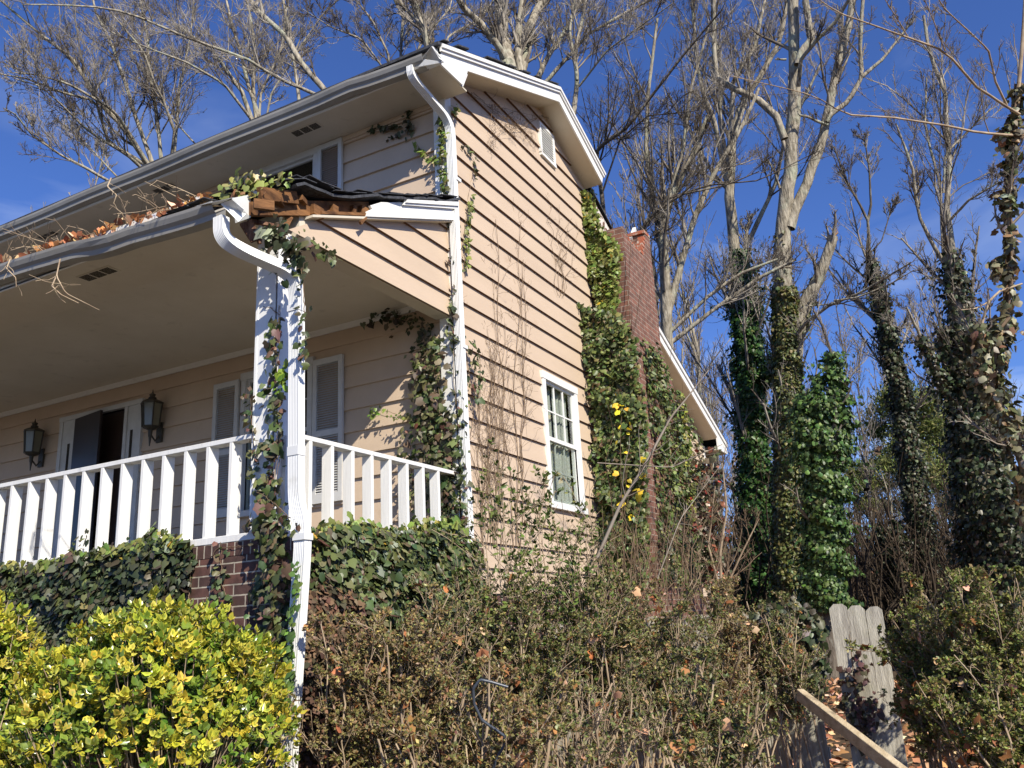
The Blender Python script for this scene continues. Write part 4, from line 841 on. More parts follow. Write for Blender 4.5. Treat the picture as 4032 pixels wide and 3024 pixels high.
def tree_ivy(label, segs, n, size=(.06,.10), cols=IVYTREE, fluff=.10, lm=None, gapf=None):
    """leaves wrapped round trunk segments: (P, R) centre lines"""
    arrs = []; lens = [np.linalg.norm(np.diff(P, axis=0), axis=1).sum()*R.mean() for P, R in segs]; tot = sum(lens)
    sp = []
    for (P, R), l in zip(segs, lens):
        k = int(n*l/tot); P, R = resample(P, R, 40); t = RNG.uniform(0, 1, k)*39; i0 = np.minimum(t.astype(int), 38); f = (t-i0)[:,None]
        C = P[i0]*(1-f)+P[i0+1]*f; r = R[i0]*(1-f[:,0])+R[i0+1]*f[:,0]; T = unit(P[i0+1]-P[i0]); a = RNG.uniform(0, 2*math.pi, k)
        x = unit(np.cross(T, [0.3,1,0.1])); y_ = np.cross(T, x); rad = x*np.cos(a)[:,None]+y_*np.sin(a)[:,None]
        lump = .6+.5*np.sin(t*.9+2*a)+.35*np.sin(t*2.3+a*3); dist = r+np.abs(RNG.normal(0, fluff, k))*np.clip(lump, .1, 1.6)
        nr = rad+RNG.normal(0, .5, (k,3)); nr[:,2] += .4; tip = RNG.normal(0, .5, (k,3)); tip[:,2] -= 1
        arrs.append(leaf_arrays(C+rad*dist[:,None], nr, tip, RNG.uniform(size[0], size[1], k)*.82, IVY, IVYF, pick(cols[0], k, .25, cols[1])))
        for q in range(5):
            th = RNG.uniform(0, 6.28)+np.cumsum(RNG.normal(0,.15,40)); x2 = unit(np.cross(unit(np.gradient(P, axis=0)), [0.3,1,0.1])); y2 = np.cross(unit(np.gradient(P, axis=0)), x2)
            sp.append(batch_tubes((P+(x2*np.cos(th)[:,None]+y2*np.sin(th)[:,None])*(R[:,None]*1.03))[None], np.full((1,40), .012), 4))
    return ivy_thing(label, arrs, sp, lm=lm)

# --- left: fans of limbs behind the house
A_ = [limb(c1((980,1100),(790,810),(620,640),(490,400),(200,170),(0,0)), 17,16, 13,4),
      limb(c1((980,1100),(800,800),(720,700),(440,540),(240,485),(90,470)), 17,15, 9,2),
      limb(c1((960,1080),(700,920),(620,650),(400,600),(180,510),(0,480)), 17,15, 9,2.5),
      limb(c1((1000,1100),(880,760),(800,500),(730,300),(620,80),(590,-60)), 17,18, 10,4),
      limb(c1((1050,1080),(1010,700),(960,420),(960,260),(930,130),(900,-60)), 17,18.5, 9,4),
      limb(c1((1110,1050),(1130,850),(1060,650),(1010,560),(930,330),(700,60)), 17,16, 8,3),
      limb(c1((1130,1000),(1160,600),(1210,350),(1240,200),(1260,-50)), 17,19, 7,3),
      limb(c1((730,1190),(560,1090),(400,1010),(200,870),(100,740),(20,700)), 16,14.5, 7,2),
      limb(c1((780,1170),(520,890),(440,760),(430,700)), 16,16, 4,1.5),
      limb(c1((930,1100),(820,1000),(650,900),(540,820),(420,700),(270,560),(100,510)), 17,15, 8,2),
      limb(c1((1290,960),(1110,760),(1030,640),(900,480)), 17,17, 4,1.5)]
tree('pale limbed bare tree fanning out widest behind the left end of the main roof', A_, kids=(19,9,8), d=17)
B_ = [limb(c1((1690,800),(1600,520),(1560,340),(1500,150),(1460,-40)), 17,18, 9,5),
      limb(c1((1650,800),(1450,540),(1200,400),(980,320),(700,200)), 17,15, 7,2),
      limb(c1((1640,800),(1570,600),(1480,470),(1400,350),(1150,160)), 17,17, 11,3),
      limb(c1((1680,780),(1690,600),(1830,300),(1850,100),(1880,-60)), 17,18, 6,4),
      limb(c1((1660,800),(1640,560),(1650,300),(1620,80),(1580,-50)), 17,18, 9,4),
      limb(c1((1720,800),(1760,600),(1950,300),(2100,80),(2212,-20)), 17,17, 5,2.5)]
tree('mottled bare tree with close set upright limbs behind the middle of the main roof', B_, kids=(18,9,8), d=17)
C_ = [limb(c1((2150,680),(2050,610),(1800,510),(1600,380),(1250,260),(900,110),(700,50),(380,30),(150,30)), 12,9.5, 9,2.5),
      limb(c1((2180,680),(2110,590),(1960,420),(1850,230),(1700,100),(1600,-30)), 12,13, 14,10),
      limb(c1((1945,700),(1900,350),(1880,250),(1830,-30)), 13,14, 8,6)]
tree('bare tree sending one long pale limb leftwards across the sky over the roof', C_, kids=(19,9,8), d=12, bark=M_BARK, trunk=False, lf=(.22,.45,.5))
D_ = [limb(c2((585,450),(560,260),(520,170),(480,30),(470,-40)), 14,15, 20,14), limb(c2((580,440),(540,180),(420,60),(350,-30)), 14,14, 10,6),
      limb(c2((390,480),(385,330),(400,120),(330,-30)), 15,16, 7,5), limb(c2((590,430),(700,230),(900,120),(1000,-20)), 14,15, 6,2.5), limb(c2((330,520),(300,340),(200,130),(80,-20)), 15,15, 6,3),
      limb(c2((400,480),(560,220),(700,60),(720,-20)), 15,16, 5,3), limb(c2((330,520),(130,250),(-60,180),(-250,60)), 15,14, 5,1.5)]
tree('stout bare tree with grey bark behind the front eave corner', D_, kids=(19,9,8), d=15)
E_ = [limb(c2((1090,480),(1080,400),(1050,250),(1020,-40)), 14,15, 36,24), limb(c2((1060,380),(1000,270),(900,150),(780,40),(740,-40)), 14,13.5, 16,12),
      limb(c2((1160,470),(1140,250),(1180,-40)), 14.3,15, 17,13), limb(c2((1150,520),(1190,360),(1230,150),(1330,-40)), 14.3,15.5, 24,18),
      limb(c2((1260,540),(1330,380),(1450,200),(1560,-20)), 15,16, 13,8), limb(c2((1300,560),(1440,400),(1600,220),(1900,50),(2050,-20)), 14.5,14.5, 9,4)]
tree('thick trunked bare tree rising right behind the roof ridge', E_, kids=(19,9,8), d=14.5)
E2 = [limb(c2((1500,760),(1530,520),(1510,350),(1560,130),(1590,-40)), 14,14.6, 11,7), limb(c2((1528,520),(1480,200),(1520,-40)), 14,14.6, 7,5), limb(c2((1540,560),(1720,330),(1950,160),(2150,20)), 14,13, 5,2)]
tree('slim crooked bare tree just right of the roof ridge', E2, kids=(19,9,8), d=14)
F_ = [limb(c2((1200,1900),(1450,1250),(1640,970),(1850,830),(2212,360),(2420,120)), 12,11, 11,5)]
F_ = [limb([(1395,560),(1330,420),(1285,323),(1354,277),(1475,120),(1540,40),(1600,-15)], 11,10.5, 10,5)] if False else [limb([(1440,735),(1436,580),(1430,500),(1450,420),(1500,330),(1530,250)], 16,16, 26,10),
      limb([(1436,700),(1475,560),(1500,470),(1545,370),(1600,280),(1640,190)], 16,16.5, 16,7), limb([(1432,560),(1426,480),(1408,420),(1395,330),(1400,200),(1420,40)], 16,17, 14,6),
      limb([(1445,720),(1530,640),(1600,590),(1680,560)], 16,15.5, 9,5), limb([(1450,740),(1540,670),(1640,600),(1720,560)], 16,15.5, 10,6),
      limb([(1430,470),(1475,330),(1490,200),(1530,60)], 16,16, 10,5)]
tree('bare tree with several leaning grey stems between the chimney and the ivied trunks', F_, kids=(16,9,8), d=16)
G_ = [limb([(1300,420),(1285,323),(1354,277),(1475,120),(1560,20)], 16,14, 10,4), limb([(1330,600),(1375,520),(1400,470),(1470,420),(1570,400),(1640,370)], 16,15, 9,2), limb([(1340,560),(1440,430),(1530,400),(1640,390),(1760,330)], 16,15, 5,2),
      limb([(1300,420),(1340,300),(1400,250),(1500,240)],16,14.6,5,2)]
tree('dark limbed bare tree reaching over the broken chimney', G_, kids=(19,9,8), d=14, bark=M_BARKD, tw=M_BARKD, lf=(.35,.5,.5))
T2 = [limb([(1640,1290),(1632,1000),(1615,750),(1598,590),(1588,553)], 19,19, 34,30), limb(c3((340,1659),(300,1250),(310,1080),(320,900),(370,700),(500,500),(640,250),(680,-30)), 19,20, 24,7),
      limb(c3((285,1180),(200,760),(130,600),(90,400),(60,-30)), 19,19, 12,6), limb(c3((300,1000),(330,520),(470,300),(540,-30)), 19,20, 12,6),
      limb(c3((370,1700),(480,1450),(600,1200),(660,900),(760,700),(900,400)), 19,19, 11,5), limb(c3((300,1100),(240,800),(250,450),(200,200),(210,-30)), 19,19.5, 10,6),
      limb(c3((270,1200),(120,1120),(0,1100),(-150,1060)), 19,18, 6,3), limb([(1608,560),(1614,490),(1624,462)], 19,19, 9,4), limb(c3((330,900),(420,640),(440,300),(520,80)), 19,20, 7,3)]
tree('bare tree with a dark ivied trunk and whitish upright stems, left of the tallest trunk', T2, kids=(15,9,8), d=19, tstart=.2)
T1 = [limb([(1706,1290),(1703,1100),(1700,900),(1696,760),(1690,553)], 17,17, 52,42), limb(c3((640,1690),(655,1400),(670,1300),(700,1000),(730,600),(722,300),(715,-60)), 17,17.5, 36,22),
      limb(c3((690,1480),(720,1380),(800,1200),(890,950),(950,700),(1000,450),(1080,150),(1110,-60)), 17,17.5, 26,13),
      limb(c3((745,420),(770,340),(830,260),(810,100),(790,-40)), 17,17.2, 17,14), limb(c3((750,560),(765,390),(860,270),(1000,130),(1090,-30)), 17,16, 10,7),
      limb([(1712,800),(1724,700),(1741,653),(1775,586),(1801,510)], 17,16.8, 36,20), limb(c3((660,900),(600,740),(480,640),(350,580),(220,510),(200,300),(205,-30)), 17,17.5, 17,9),
      limb(c3((930,790),(960,740),(1080,650),(1160,500),(1150,280),(1170,-30)), 17,17, 12,8), limb(c3((1160,500),(1300,380),(1400,250),(1500,120)), 17,17, 8,4),
      limb(c3((940,810),(880,790),(820,760),(755,745)), 17,17, 7,5), limb(c3((630,1220),(600,1130),(550,1030)), 17,17, 6,3), limb(c3((670,385),(600,385)), 17,17, 5,3),
      limb(c6((700,560),(800,430),(950,320),(1150,240),(1300,150),(1480,40)), 17,15, 9,3), limb(c6((980,290),(1130,270),(1350,180),(1500,90)), 16,15, 5,2), limb(c6((740,310),(830,325),(940,312)),17,16.5,6,2.5)]
tree('tallest pale barked tree with a forked trunk and a snapped limb, right of the house', T1, kids=(8,8,7), d=17, lf=(.34,.5,.55), tstart=.35)
P_, R_ = limb([(1796,522),(1803,504),(1808,496)], 16.85,16.8, 17,3); mbk = MB()
for k in range(7): a = P_[0]+RNG.normal(0,.05,3); b = P_[-1]+RNG.normal(0,.03,3)+np.array([0,0,RNG.uniform(-.12,.06)]); mbk.bar(a, b, .06, .03, taper=.2)
spl = mbk.build('splintered_wood', mat('fresh_split_wood', (.48,.27,.12), .8, .1, col2=(.55,.38,.22), nscale=9)); TT = [o for o in S.objects if o.get('label','').startswith('tallest pale')][0]
spl.parent = TT; spl.matrix_parent_inverse = Matrix.Translation(-TT.location)
# ivy on trunks
def seg(pts, d0, d1, w0, w1): return limb(pts, d0, d1, w0, w1, 30)
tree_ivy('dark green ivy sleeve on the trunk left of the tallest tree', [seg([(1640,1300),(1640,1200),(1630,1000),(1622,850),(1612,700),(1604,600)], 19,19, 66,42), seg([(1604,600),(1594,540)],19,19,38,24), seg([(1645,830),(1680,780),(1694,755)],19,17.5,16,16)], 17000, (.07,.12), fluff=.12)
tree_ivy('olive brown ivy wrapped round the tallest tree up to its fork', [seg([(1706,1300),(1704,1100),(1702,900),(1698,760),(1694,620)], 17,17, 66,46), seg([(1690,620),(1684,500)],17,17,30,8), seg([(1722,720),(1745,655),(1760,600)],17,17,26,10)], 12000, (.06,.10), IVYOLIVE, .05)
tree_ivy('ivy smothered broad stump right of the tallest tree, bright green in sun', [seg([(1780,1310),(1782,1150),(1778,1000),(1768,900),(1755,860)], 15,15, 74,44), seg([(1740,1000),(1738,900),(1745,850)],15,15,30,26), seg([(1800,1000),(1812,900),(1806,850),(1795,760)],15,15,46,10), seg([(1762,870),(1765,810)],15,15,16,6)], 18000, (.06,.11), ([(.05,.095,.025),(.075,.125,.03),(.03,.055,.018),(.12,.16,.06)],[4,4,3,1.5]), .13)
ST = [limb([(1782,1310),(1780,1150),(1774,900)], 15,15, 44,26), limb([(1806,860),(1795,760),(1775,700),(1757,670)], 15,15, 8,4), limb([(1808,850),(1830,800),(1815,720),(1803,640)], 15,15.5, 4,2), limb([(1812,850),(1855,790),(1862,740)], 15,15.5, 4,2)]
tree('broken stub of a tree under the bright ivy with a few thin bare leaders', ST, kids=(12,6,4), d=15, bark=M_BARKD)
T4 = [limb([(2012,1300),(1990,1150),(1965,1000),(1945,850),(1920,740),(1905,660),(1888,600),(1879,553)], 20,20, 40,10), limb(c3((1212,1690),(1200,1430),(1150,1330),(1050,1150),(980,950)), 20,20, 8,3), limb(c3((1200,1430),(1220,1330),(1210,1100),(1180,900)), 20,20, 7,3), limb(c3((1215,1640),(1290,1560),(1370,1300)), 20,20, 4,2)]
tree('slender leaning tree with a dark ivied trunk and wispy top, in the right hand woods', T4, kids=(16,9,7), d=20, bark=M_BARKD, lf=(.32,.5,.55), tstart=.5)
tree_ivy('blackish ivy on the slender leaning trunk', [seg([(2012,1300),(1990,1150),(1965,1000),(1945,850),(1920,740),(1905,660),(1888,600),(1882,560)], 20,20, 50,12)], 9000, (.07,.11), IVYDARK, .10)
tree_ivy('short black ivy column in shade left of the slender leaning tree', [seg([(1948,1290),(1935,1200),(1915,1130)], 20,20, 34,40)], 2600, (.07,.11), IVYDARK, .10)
tree('stub trunk under the short black ivy column', [limb([(1948,1290),(1935,1200),(1918,1140)], 20,20, 26,20)], kids=(5,3), lf=(.3,.5), d=20, bark=M_BARKD, name='tree_stump', cat='tree stump')
T5 = [limb([(2150,1300),(2130,1150),(2105,950),(2090,800),(2075,700),(2062,600),(2048,553)], 16,16, 84,22), limb(c3((1755,1680),(1710,1350),(1730,1050),(1710,850),(1700,600),(1600,350),(1560,100)), 16,16.5, 14,6),
      limb(c3((1690,1640),(1680,1500),(1670,1200),(1600,950),(1570,800),(1580,500)), 16,16.5, 8,4), limb(c3((1690,1700),(1640,1620),(1530,1400),(1490,1100),(1440,950),(1380,800)), 16,16, 11,4),
      limb(c3((1690,1250),(1700,1000),(1850,850),(2000,700)), 16,16, 6,3), limb(c6((1870,1020),(1700,880),(1600,650),(1530,500),(1450,330)), 16,15.5, 16,4), limb(c3((1740,1420),(1850,1300),(2050,1180),(2180,1160)), 16,15, 6,3)]
tree('large multi stemmed tree with white upper limbs near the right edge', T5, kids=(11,9,7), d=16, tstart=.25)
tree_ivy('heavy black green ivy bulging round the large tree near the right edge', [seg([(2150,1300),(2130,1150),(2108,950),(2092,800),(2078,700)], 16,16, 110,62), seg([(2078,700),(2060,600),(2050,540)],16,16,46,14), seg([(2050,760),(2035,730),(2050,715)],16,16,30,22), seg(c6((1870,1020),(1700,880),(1600,650),(1530,520)),16,15.6,22,10), seg([(2190,1290),(2180,1150),(2150,1050)],15,15,90,50)], 15000, (.07,.12), IVYDARK, .16)
T6 = [limb([(2250,1180),(2212,1010),(2190,940),(2160,880),(2135,830),(2150,740),(2170,690),(2182,600),(2178,450),(2190,300),(2204,150),(2212,30),(2215,-40)], 8,8.6, 22,7), limb(c6((1960,860),(1910,550),(1980,300),(2050,230),(2200,180)), 8,8.2, 8,4),
      limb(c3((2180,880),(2030,870),(1860,850),(1750,820),(1350,760),(1080,745),(960,690),(870,625),(700,580),(300,490)), 8.4,6.6, 6,1.6), limb(c3((2180,740),(2100,690),(1900,560),(1700,330),(1450,240),(1280,180),(1000,80),(860,-20)), 8.4,6.6, 7,2.4),
      limb(c3((2100,680),(2030,540),(1980,320),(1850,200),(1700,60),(1650,-20)), 8.4,7.6, 5,2.4), limb(c3((1700,330),(1620,120),(1560,-20)), 7.6,7.2, 3,1.6), limb(c3((1460,240),(1390,120),(1300,-20)), 7.4,7, 3,1.6), limb(c6((1980,300),(1900,340),(1800,350)),8.2,8,4,2)]
tree('nearest tree at the right edge with long thin branches reaching left', T6, kids=(12,7,5), d=8, lf=(.16,.45,.5), bark=M_STEM, tw=M_TWIG, rm=.9, trunk=False)
SIVY = ([(.17,.16,.09),(.10,.09,.045),(.26,.25,.17),(.07,.08,.03),(.20,.12,.06),(.05,.05,.025)], [4,4,2.5,3,2,2])
tree_ivy('large leaved mottled brown and green ivy on the nearest right hand trunk', [seg([(2250,1180),(2212,1010),(2190,940),(2160,880),(2135,820),(2150,740),(2172,690)], 8,8.2, 40,40), seg([(2172,690),(2182,600),(2180,500),(2176,450),(2186,300),(2200,180)],8.2,8.5,22,12), seg([(2150,560),(2165,600)],8.3,8.3,12,30), seg([(2128,820),(2115,760),(2115,700)],8,8,36,16), seg(c3((2040,860),(2110,880),(2180,900)),8.4,8.4,10,34), seg(c3((2010,1250),(2090,1310),(2140,1330)),8.4,8.4,5,16)], 1500, (.06,.11), SIVY, .06, lm=M_LEAF)

# --- background woods
def wood_template(name, label, h, nl, seed, bark, tw, group):
    limbs = []; P = np.array([(0,0,-.3),(.1*h/16,0,h*.2),(-.1,.1,h*.5),(.2,-.1,h*.8),(.1,.2,h)])+RNG.normal(0,.12,(5,3))*[[0]]*3
    P, R = resample(P, np.linspace(.17,.03,5)*h/14, 16); limbs.append((P, R)); A = grow(P[None], R[None], nl, .28, 30, .42, .62, .45, K=16, wig=.05, rmin=.02)
    limbs += [(a, b) for a, b in zip(*A)]
    t_ = thing(name, label, 'tree', (0,0,0), group); parts = [batch_tubes(P[None], R[None], 7) for P, R in limbs]; V, F = merge(parts); np_mesh('trunk', V, F, bark, t_, smooth=True)
    cur = (np.array([p for p, r in limbs]), np.array([r for p, r in limbs])); parts = []
    for q, (m, f) in enumerate(((9,.34),(6,.5),(4,.5))):
        cur = grow(cur[0], np.minimum(cur[1],.06), m, .25, 36, f, .6, .35, K=5, wig=.14, rmin=(.014,.010,.008)[q]); parts.append(batch_tubes(cur[0], cur[1], 3))
    V, F = merge(parts); np_mesh('crown', V, F, tw, t_); return t_
GW = 'bare trees of the woods behind'
WT = [wood_template('bare_tree', 'bare twiggy tree among the many in the far woods', h, nl, s, b_, tw_, GW) for h, nl, s, b_, tw_ in ((12,8,1,M_BARK,M_TWIGG),(14,9,2,M_BARKD,M_TWIGG),(11,7,3,M_BARK,M_TWIG))]
def copy_thing(t_, loc, rz, sc):
    r_ = t_.copy(); S.collection.objects.link(r_); r_.location = loc; r_.rotation_euler = (0,0,rz); r_.scale = (sc,sc,sc)
    for c_ in t_.children: q = c_.copy(); S.collection.objects.link(q); q.parent = r_; q.matrix_parent_inverse = c_.matrix_parent_inverse.copy()
    return r_
spots = []
for k in range(66):
    if k < 40: u = 1500+(k*37.7) % 760; d = 38+(k*7.3) % 45
    elif k < 54: u = 1250+(k*61.3) % 330; d = 20+(k*5.1) % 22
    else: u = -150+(k*113.7) % 1250; d = 20+(k*5.1) % 16
    p_ = at(u, 1250, d); spots.append((p_[0], p_[1], d))
for k, (x, y, d) in enumerate(spots):
    s_ = RNG.uniform(.75, 1.15)*(1+.006*(d-26)); loc = (x, y, gz(x, y)-.2); rz = RNG.uniform(0, 6.28)
    if k < 3: WT[k].location = loc; WT[k].rotation_euler = (0,0,rz); WT[k].scale = (s_,)*3
    else: copy_thing(WT[k % 3], loc, rz, s_)
# pines
def pine(label, u, v0, v1, d, wpx, dens=9000):
    top_ = at(u, v0, d); b_ = at(u, v1, d); x, y = top_[0], top_[1]; g_ = gz(x, y); zt = top_[2]; t_ = thing('pine_tree', label, 'tree', (0,0,0))
    P, R = resample([(x,y,g_-.2),(x,y,zt)], [.3,.06], 16); V, F = batch_tubes(P[None], R[None], 8); np_mesh('trunk', V, F, M_BARKD, t_)
    rad = wpx*d*V2/FPX/2; zb = b_[2]; m = 60; zc = RNG.uniform(zb, zt, m); f = (zc-zb)/(zt-zb); rr_ = rad*np.sqrt(np.clip(1-(f*1.05-.25)**2*1.1, .08, 1))*RNG.uniform(.3,1,m); a = RNG.uniform(0,6.28,m)
    C = np.stack([x+rr_*np.cos(a), y+rr_*np.sin(a), zc], 1); br = [batch_tubes(resample([(x,y,c_[2]-.5),(x*.5+c_[0]*.5,y*.5+c_[1]*.5,c_[2]-.25),c_],[.05,.035,.02],6)[0][None], np.linspace(.05,.02,6)[None], 4) for c_ in C]
    V, F = merge(br); np_mesh('limb', V, F, M_BARKD, t_)
    idx = RNG.integers(0, m, dens); Pn = C[idx]+RNG.normal(0, 1, (dens,3))*[rad*.17,rad*.17,rad*.11]
    leaves('crown', [leaf_arrays(Pn, RNG.normal(size=(dens,3)), RNG.normal(size=(dens,3))+[0,0,.5], RNG.uniform(.16,.34,dens), SLIM*[.55,1,1], SLIMF, pick([(.13,.15,.035),(.09,.12,.03),(.17,.17,.06)], dens, .25))], M_NEED, t_)
pine('round crowned olive pine standing in the gap of the right hand woods', 1945, 838, 1050, 42, 160, 16000)
pine('smaller pine low in the woods left of the slender leaning tree', 1880, 1000, 1110, 50, 110, 8000)
pine('broad pine half hidden behind the large tree near the right edge', 2040, 880, 1120, 48, 130, 12000)
# understorey of the woods
n = 30000; u = RNG.uniform(1480, 2300, n); d = RNG.uniform(20, 60, n); hgt = RNG.gamma(2, 1.0, n); P = np.array([at(a, 1240, b) for a, b in zip(u, d)]); P[:,2] = ground_z(P[:,0], np.minimum(P[:,1],60))+np.minimum(hgt, 5.5)*RNG.uniform(.2,1,n)
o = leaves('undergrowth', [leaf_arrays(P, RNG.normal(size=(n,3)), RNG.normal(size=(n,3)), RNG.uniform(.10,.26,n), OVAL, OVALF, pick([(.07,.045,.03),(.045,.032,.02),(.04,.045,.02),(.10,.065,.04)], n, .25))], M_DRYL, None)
tag(o, kind='stuff')
k = 3600; u = RNG.uniform(1480, 2300, k); d = RNG.uniform(18, 55, k); B = np.array([at(a, 1240, b) for a, b in zip(u, d)]); B[:,2] = ground_z(B[:,0], np.minimum(B[:,1],60)); Tt = B+RNG.normal(0,.6,(k,3)); Tt[:,2] = B[:,2]+RNG.uniform(1.2,4.2,k)
PP = B[:,None,:]+(Tt-B)[:,None,:]*np.linspace(0,1,6)[None,:,None]+RNG.normal(0,.12,(k,6,3)); RR = np.linspace(.03,.01,6)[None]*RNG.uniform(.5,1.4,(k,1)); G1 = grow(PP, RR, 5, .2, 45, .5, .5, .2, K=5, wig=.2, rmin=.007)
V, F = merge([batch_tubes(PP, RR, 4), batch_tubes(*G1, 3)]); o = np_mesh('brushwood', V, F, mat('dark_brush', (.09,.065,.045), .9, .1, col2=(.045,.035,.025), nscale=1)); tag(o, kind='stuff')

SMALL = np.array([(0,0,0),(.30,-.5,.06),(0,-1,0),(-.30,-.5,.06)], float)
# ================================================================== SHRUBS
def shrub(label, u, vt, d, wpx, nst=16, leafn=4200, lsize=(.015,.032), cols=None, name='shrub', droop=0, sh=None, depth=None, mat_=None, lev=(7,5,3), bare=.38, dry=0.0, T=(SMALL,SLIMF), cat='shrub', rad=.011, smat=None):
    tp = at(u, vt, d); x0, y0 = tp[0], tp[1]; g_ = gz(x0, y0); H_ = tp[2]-g_; W_ = wpx*d*V2/FPX/2
    t_ = thing(name, label, cat, (x0, y0, g_)); inv = Matrix.Translation((-x0,-y0,-g_))
    K = 12; B = np.stack([x0+RNG.normal(0, W_*.35, nst), y0+RNG.normal(0, W_*.35, nst), np.full(nst, g_-.03)], 1)
    E_ = np.stack([x0+RNG.uniform(-1, 1, nst)*W_, y0+RNG.uniform(-.8, .8, nst)*(depth or W_), g_+H_*RNG.uniform(.62, .97, nst)], 1)
    f = np.linspace(0,1,K)[None,:,None]; P = B[:,None]*(1-f)+E_[:,None]*f; P[:,:,:2] = B[:,None,:2]+(E_-B)[:,None,:2]*f**1.5
    P += np.cumsum(RNG.normal(0, .018, P.shape), 1)*np.linspace(0,1,K)[None,:,None]
    R = np.linspace(1,.35,K)[None]*RNG.uniform(.6,1.3,(nst,1))*rad; parts = [batch_tubes(P, R, 5)]; cur = (P, R); lv = []
    for q, m in enumerate(lev):
        cur = grow(cur[0], cur[1], m, bare if q == 0 else .15, 42, (.30,.5,.55)[q], .6, .30-droop, K=5, wig=.2, rmin=(.0028,.002,.0015)[q])
        top = g_+H_*1.03; cur[0][...,2] = np.where(cur[0][...,2] > top, top-(cur[0][...,2]-top)*.3, cur[0][...,2]); parts.append(batch_tubes(cur[0], cur[1], 3)); lv.append(cur[0])
    V, F = merge(parts); o_ = np_mesh('stem', V, F, smat or M_STEM, t_); o_.matrix_parent_inverse = inv
    A = lv[-1]; idx = RNG.integers(0, len(A), leafn); tt = RNG.uniform(.2,1,leafn)*(A.shape[1]-1); i0 = np.minimum(tt.astype(int), A.shape[1]-2); ff = (tt-i0)[:,None]
    Pn = A[idx,i0]*(1-ff)+A[idx,i0+1]*ff; dr = unit(A[idx,i0+1]-A[idx,i0]); tip = dr+RNG.normal(0,.6,(leafn,3)); nr = RNG.normal(0,.6,(leafn,3))+[0.1,-.1,.8]
    cl = cols or ([(.12,.13,.035),(.08,.10,.03),(.17,.15,.05),(.13,.085,.04),(.05,.065,.02),(.22,.20,.06)], [5,5,3,3,3,1.2])
    o_ = leaves('foliage', [leaf_arrays(Pn, nr, tip, RNG.uniform(lsize[0], lsize[1], leafn), *T, pick(cl[0], leafn, .2, cl[1]))], mat_ or M_LEAF, t_); o_.matrix_parent_inverse = inv
    if dry:
        k = int(dry); idx = RNG.integers(0, len(A), k); Pn = A[idx,2]; o_ = leaves('caught_dead_leaf', [leaf_arrays(Pn, RNG.normal(size=(k,3)), RNG.normal(size=(k,3))-[0,0,.6], RNG.uniform(.035,.08,k), IVY, IVYF, pick([(.34,.15,.06),(.28,.11,.045),(.52,.32,.18)], k, .2))], M_DRYL, t_); o_.matrix_parent_inverse = inv; o_['kind'] = 'stuff'
    return t_
SCOL = ([(.13,.145,.045),(.095,.115,.035),(.19,.175,.06),(.20,.13,.06),(.055,.07,.025),(.27,.25,.08)], [5,5,3.5,2,2.5,1.4])
BRN = ([(.18,.155,.055),(.22,.14,.065),(.12,.115,.04),(.16,.085,.045),(.28,.24,.08)], [5,3.5,4,2,2])
for a in (('olive and brown twiggy shrub against the ivied porch side, left end of the thicket', 795, 1365, 4.9, 190, 16, 7500, BRN),
          ('small leaved shrub in front of the porch side with rusty dead leaves near its top', 885, 1305, 5.1, 220, 18, 8500, BRN),
          ('bushy olive shrub below the foot of the tall corner downspout', 990, 1275, 5.5, 250, 18, 8500, SCOL),
          ('dense green shrub in front of the lowest gable boards left of the window', 1120, 1285, 5.7, 240, 18, 8500, SCOL),
          ('green shrub directly below the gable window', 1250, 1285, 6.1, 230, 17, 8000, SCOL),
          ('shrub standing in front of the foot of the chimney', 1385, 1262, 6.4, 230, 17, 8000, SCOL),
          ('brownish shrub between the chimney foot and the rear corner board', 1500, 1285, 6.8, 210, 16, 7000, BRN),
          ('low dark shrub left of the three leaning fence boards', 1640, 1315, 7.0, 190, 15, 6500, SCOL)):
    shrub(a[0], a[1], a[2]-22, a[3], a[4], a[5]+4, int(a[6]*3.4), cols=a[7], dry=90, lsize=(.014,.030), lev=(9,6,4))
for a in (('near shrub with bare pale stems beside the foot of the white downspout', 905, 1450, 4.3, 240, 15, 5200, BRN),
          ('near thicket of tan stems in the bottom middle of the photo', 1040, 1440, 4.5, 320, 18, 5200, BRN),
          ('near shrub with thick upright tan stems in front of the grey fence', 1290, 1450, 4.7, 280, 17, 1500, SCOL),
          ('near straggly shrub just left of the fallen plank', 1530, 1420, 4.9, 300, 16, 5200, SCOL)):
    shrub(a[0], a[1], a[2], a[3], a[4], a[5], int(a[6]*1.8), cols=a[7], dry=30, rad=.014, bare=.5)
YG = ([(.17,.19,.045),(.11,.14,.035),(.24,.23,.07),(.17,.12,.05),(.07,.08,.025)], [5,4,3,2.5,2])
for a in (('yellow green hedge shrub just right of the three leaning fence boards', 1985, 1300, 6.0, 190, 18, 26000), ('yellow green hedge shrub, tallest and in the middle of the right hand group', 2080, 1248, 5.8, 220, 18, 28000),
          ('yellow green hedge shrub cut off by the right edge of the photo', 2200, 1245, 5.6, 240, 18, 28000), ('lower hedge shrub with rusty dead leaves in front of the right hand group', 2130, 1440, 5.0, 300, 18, 26000)):
    shrub(a[0], a[1], a[2], a[3], a[4], a[5], a[6], cols=YG, dry=90, lev=(9,6,4))
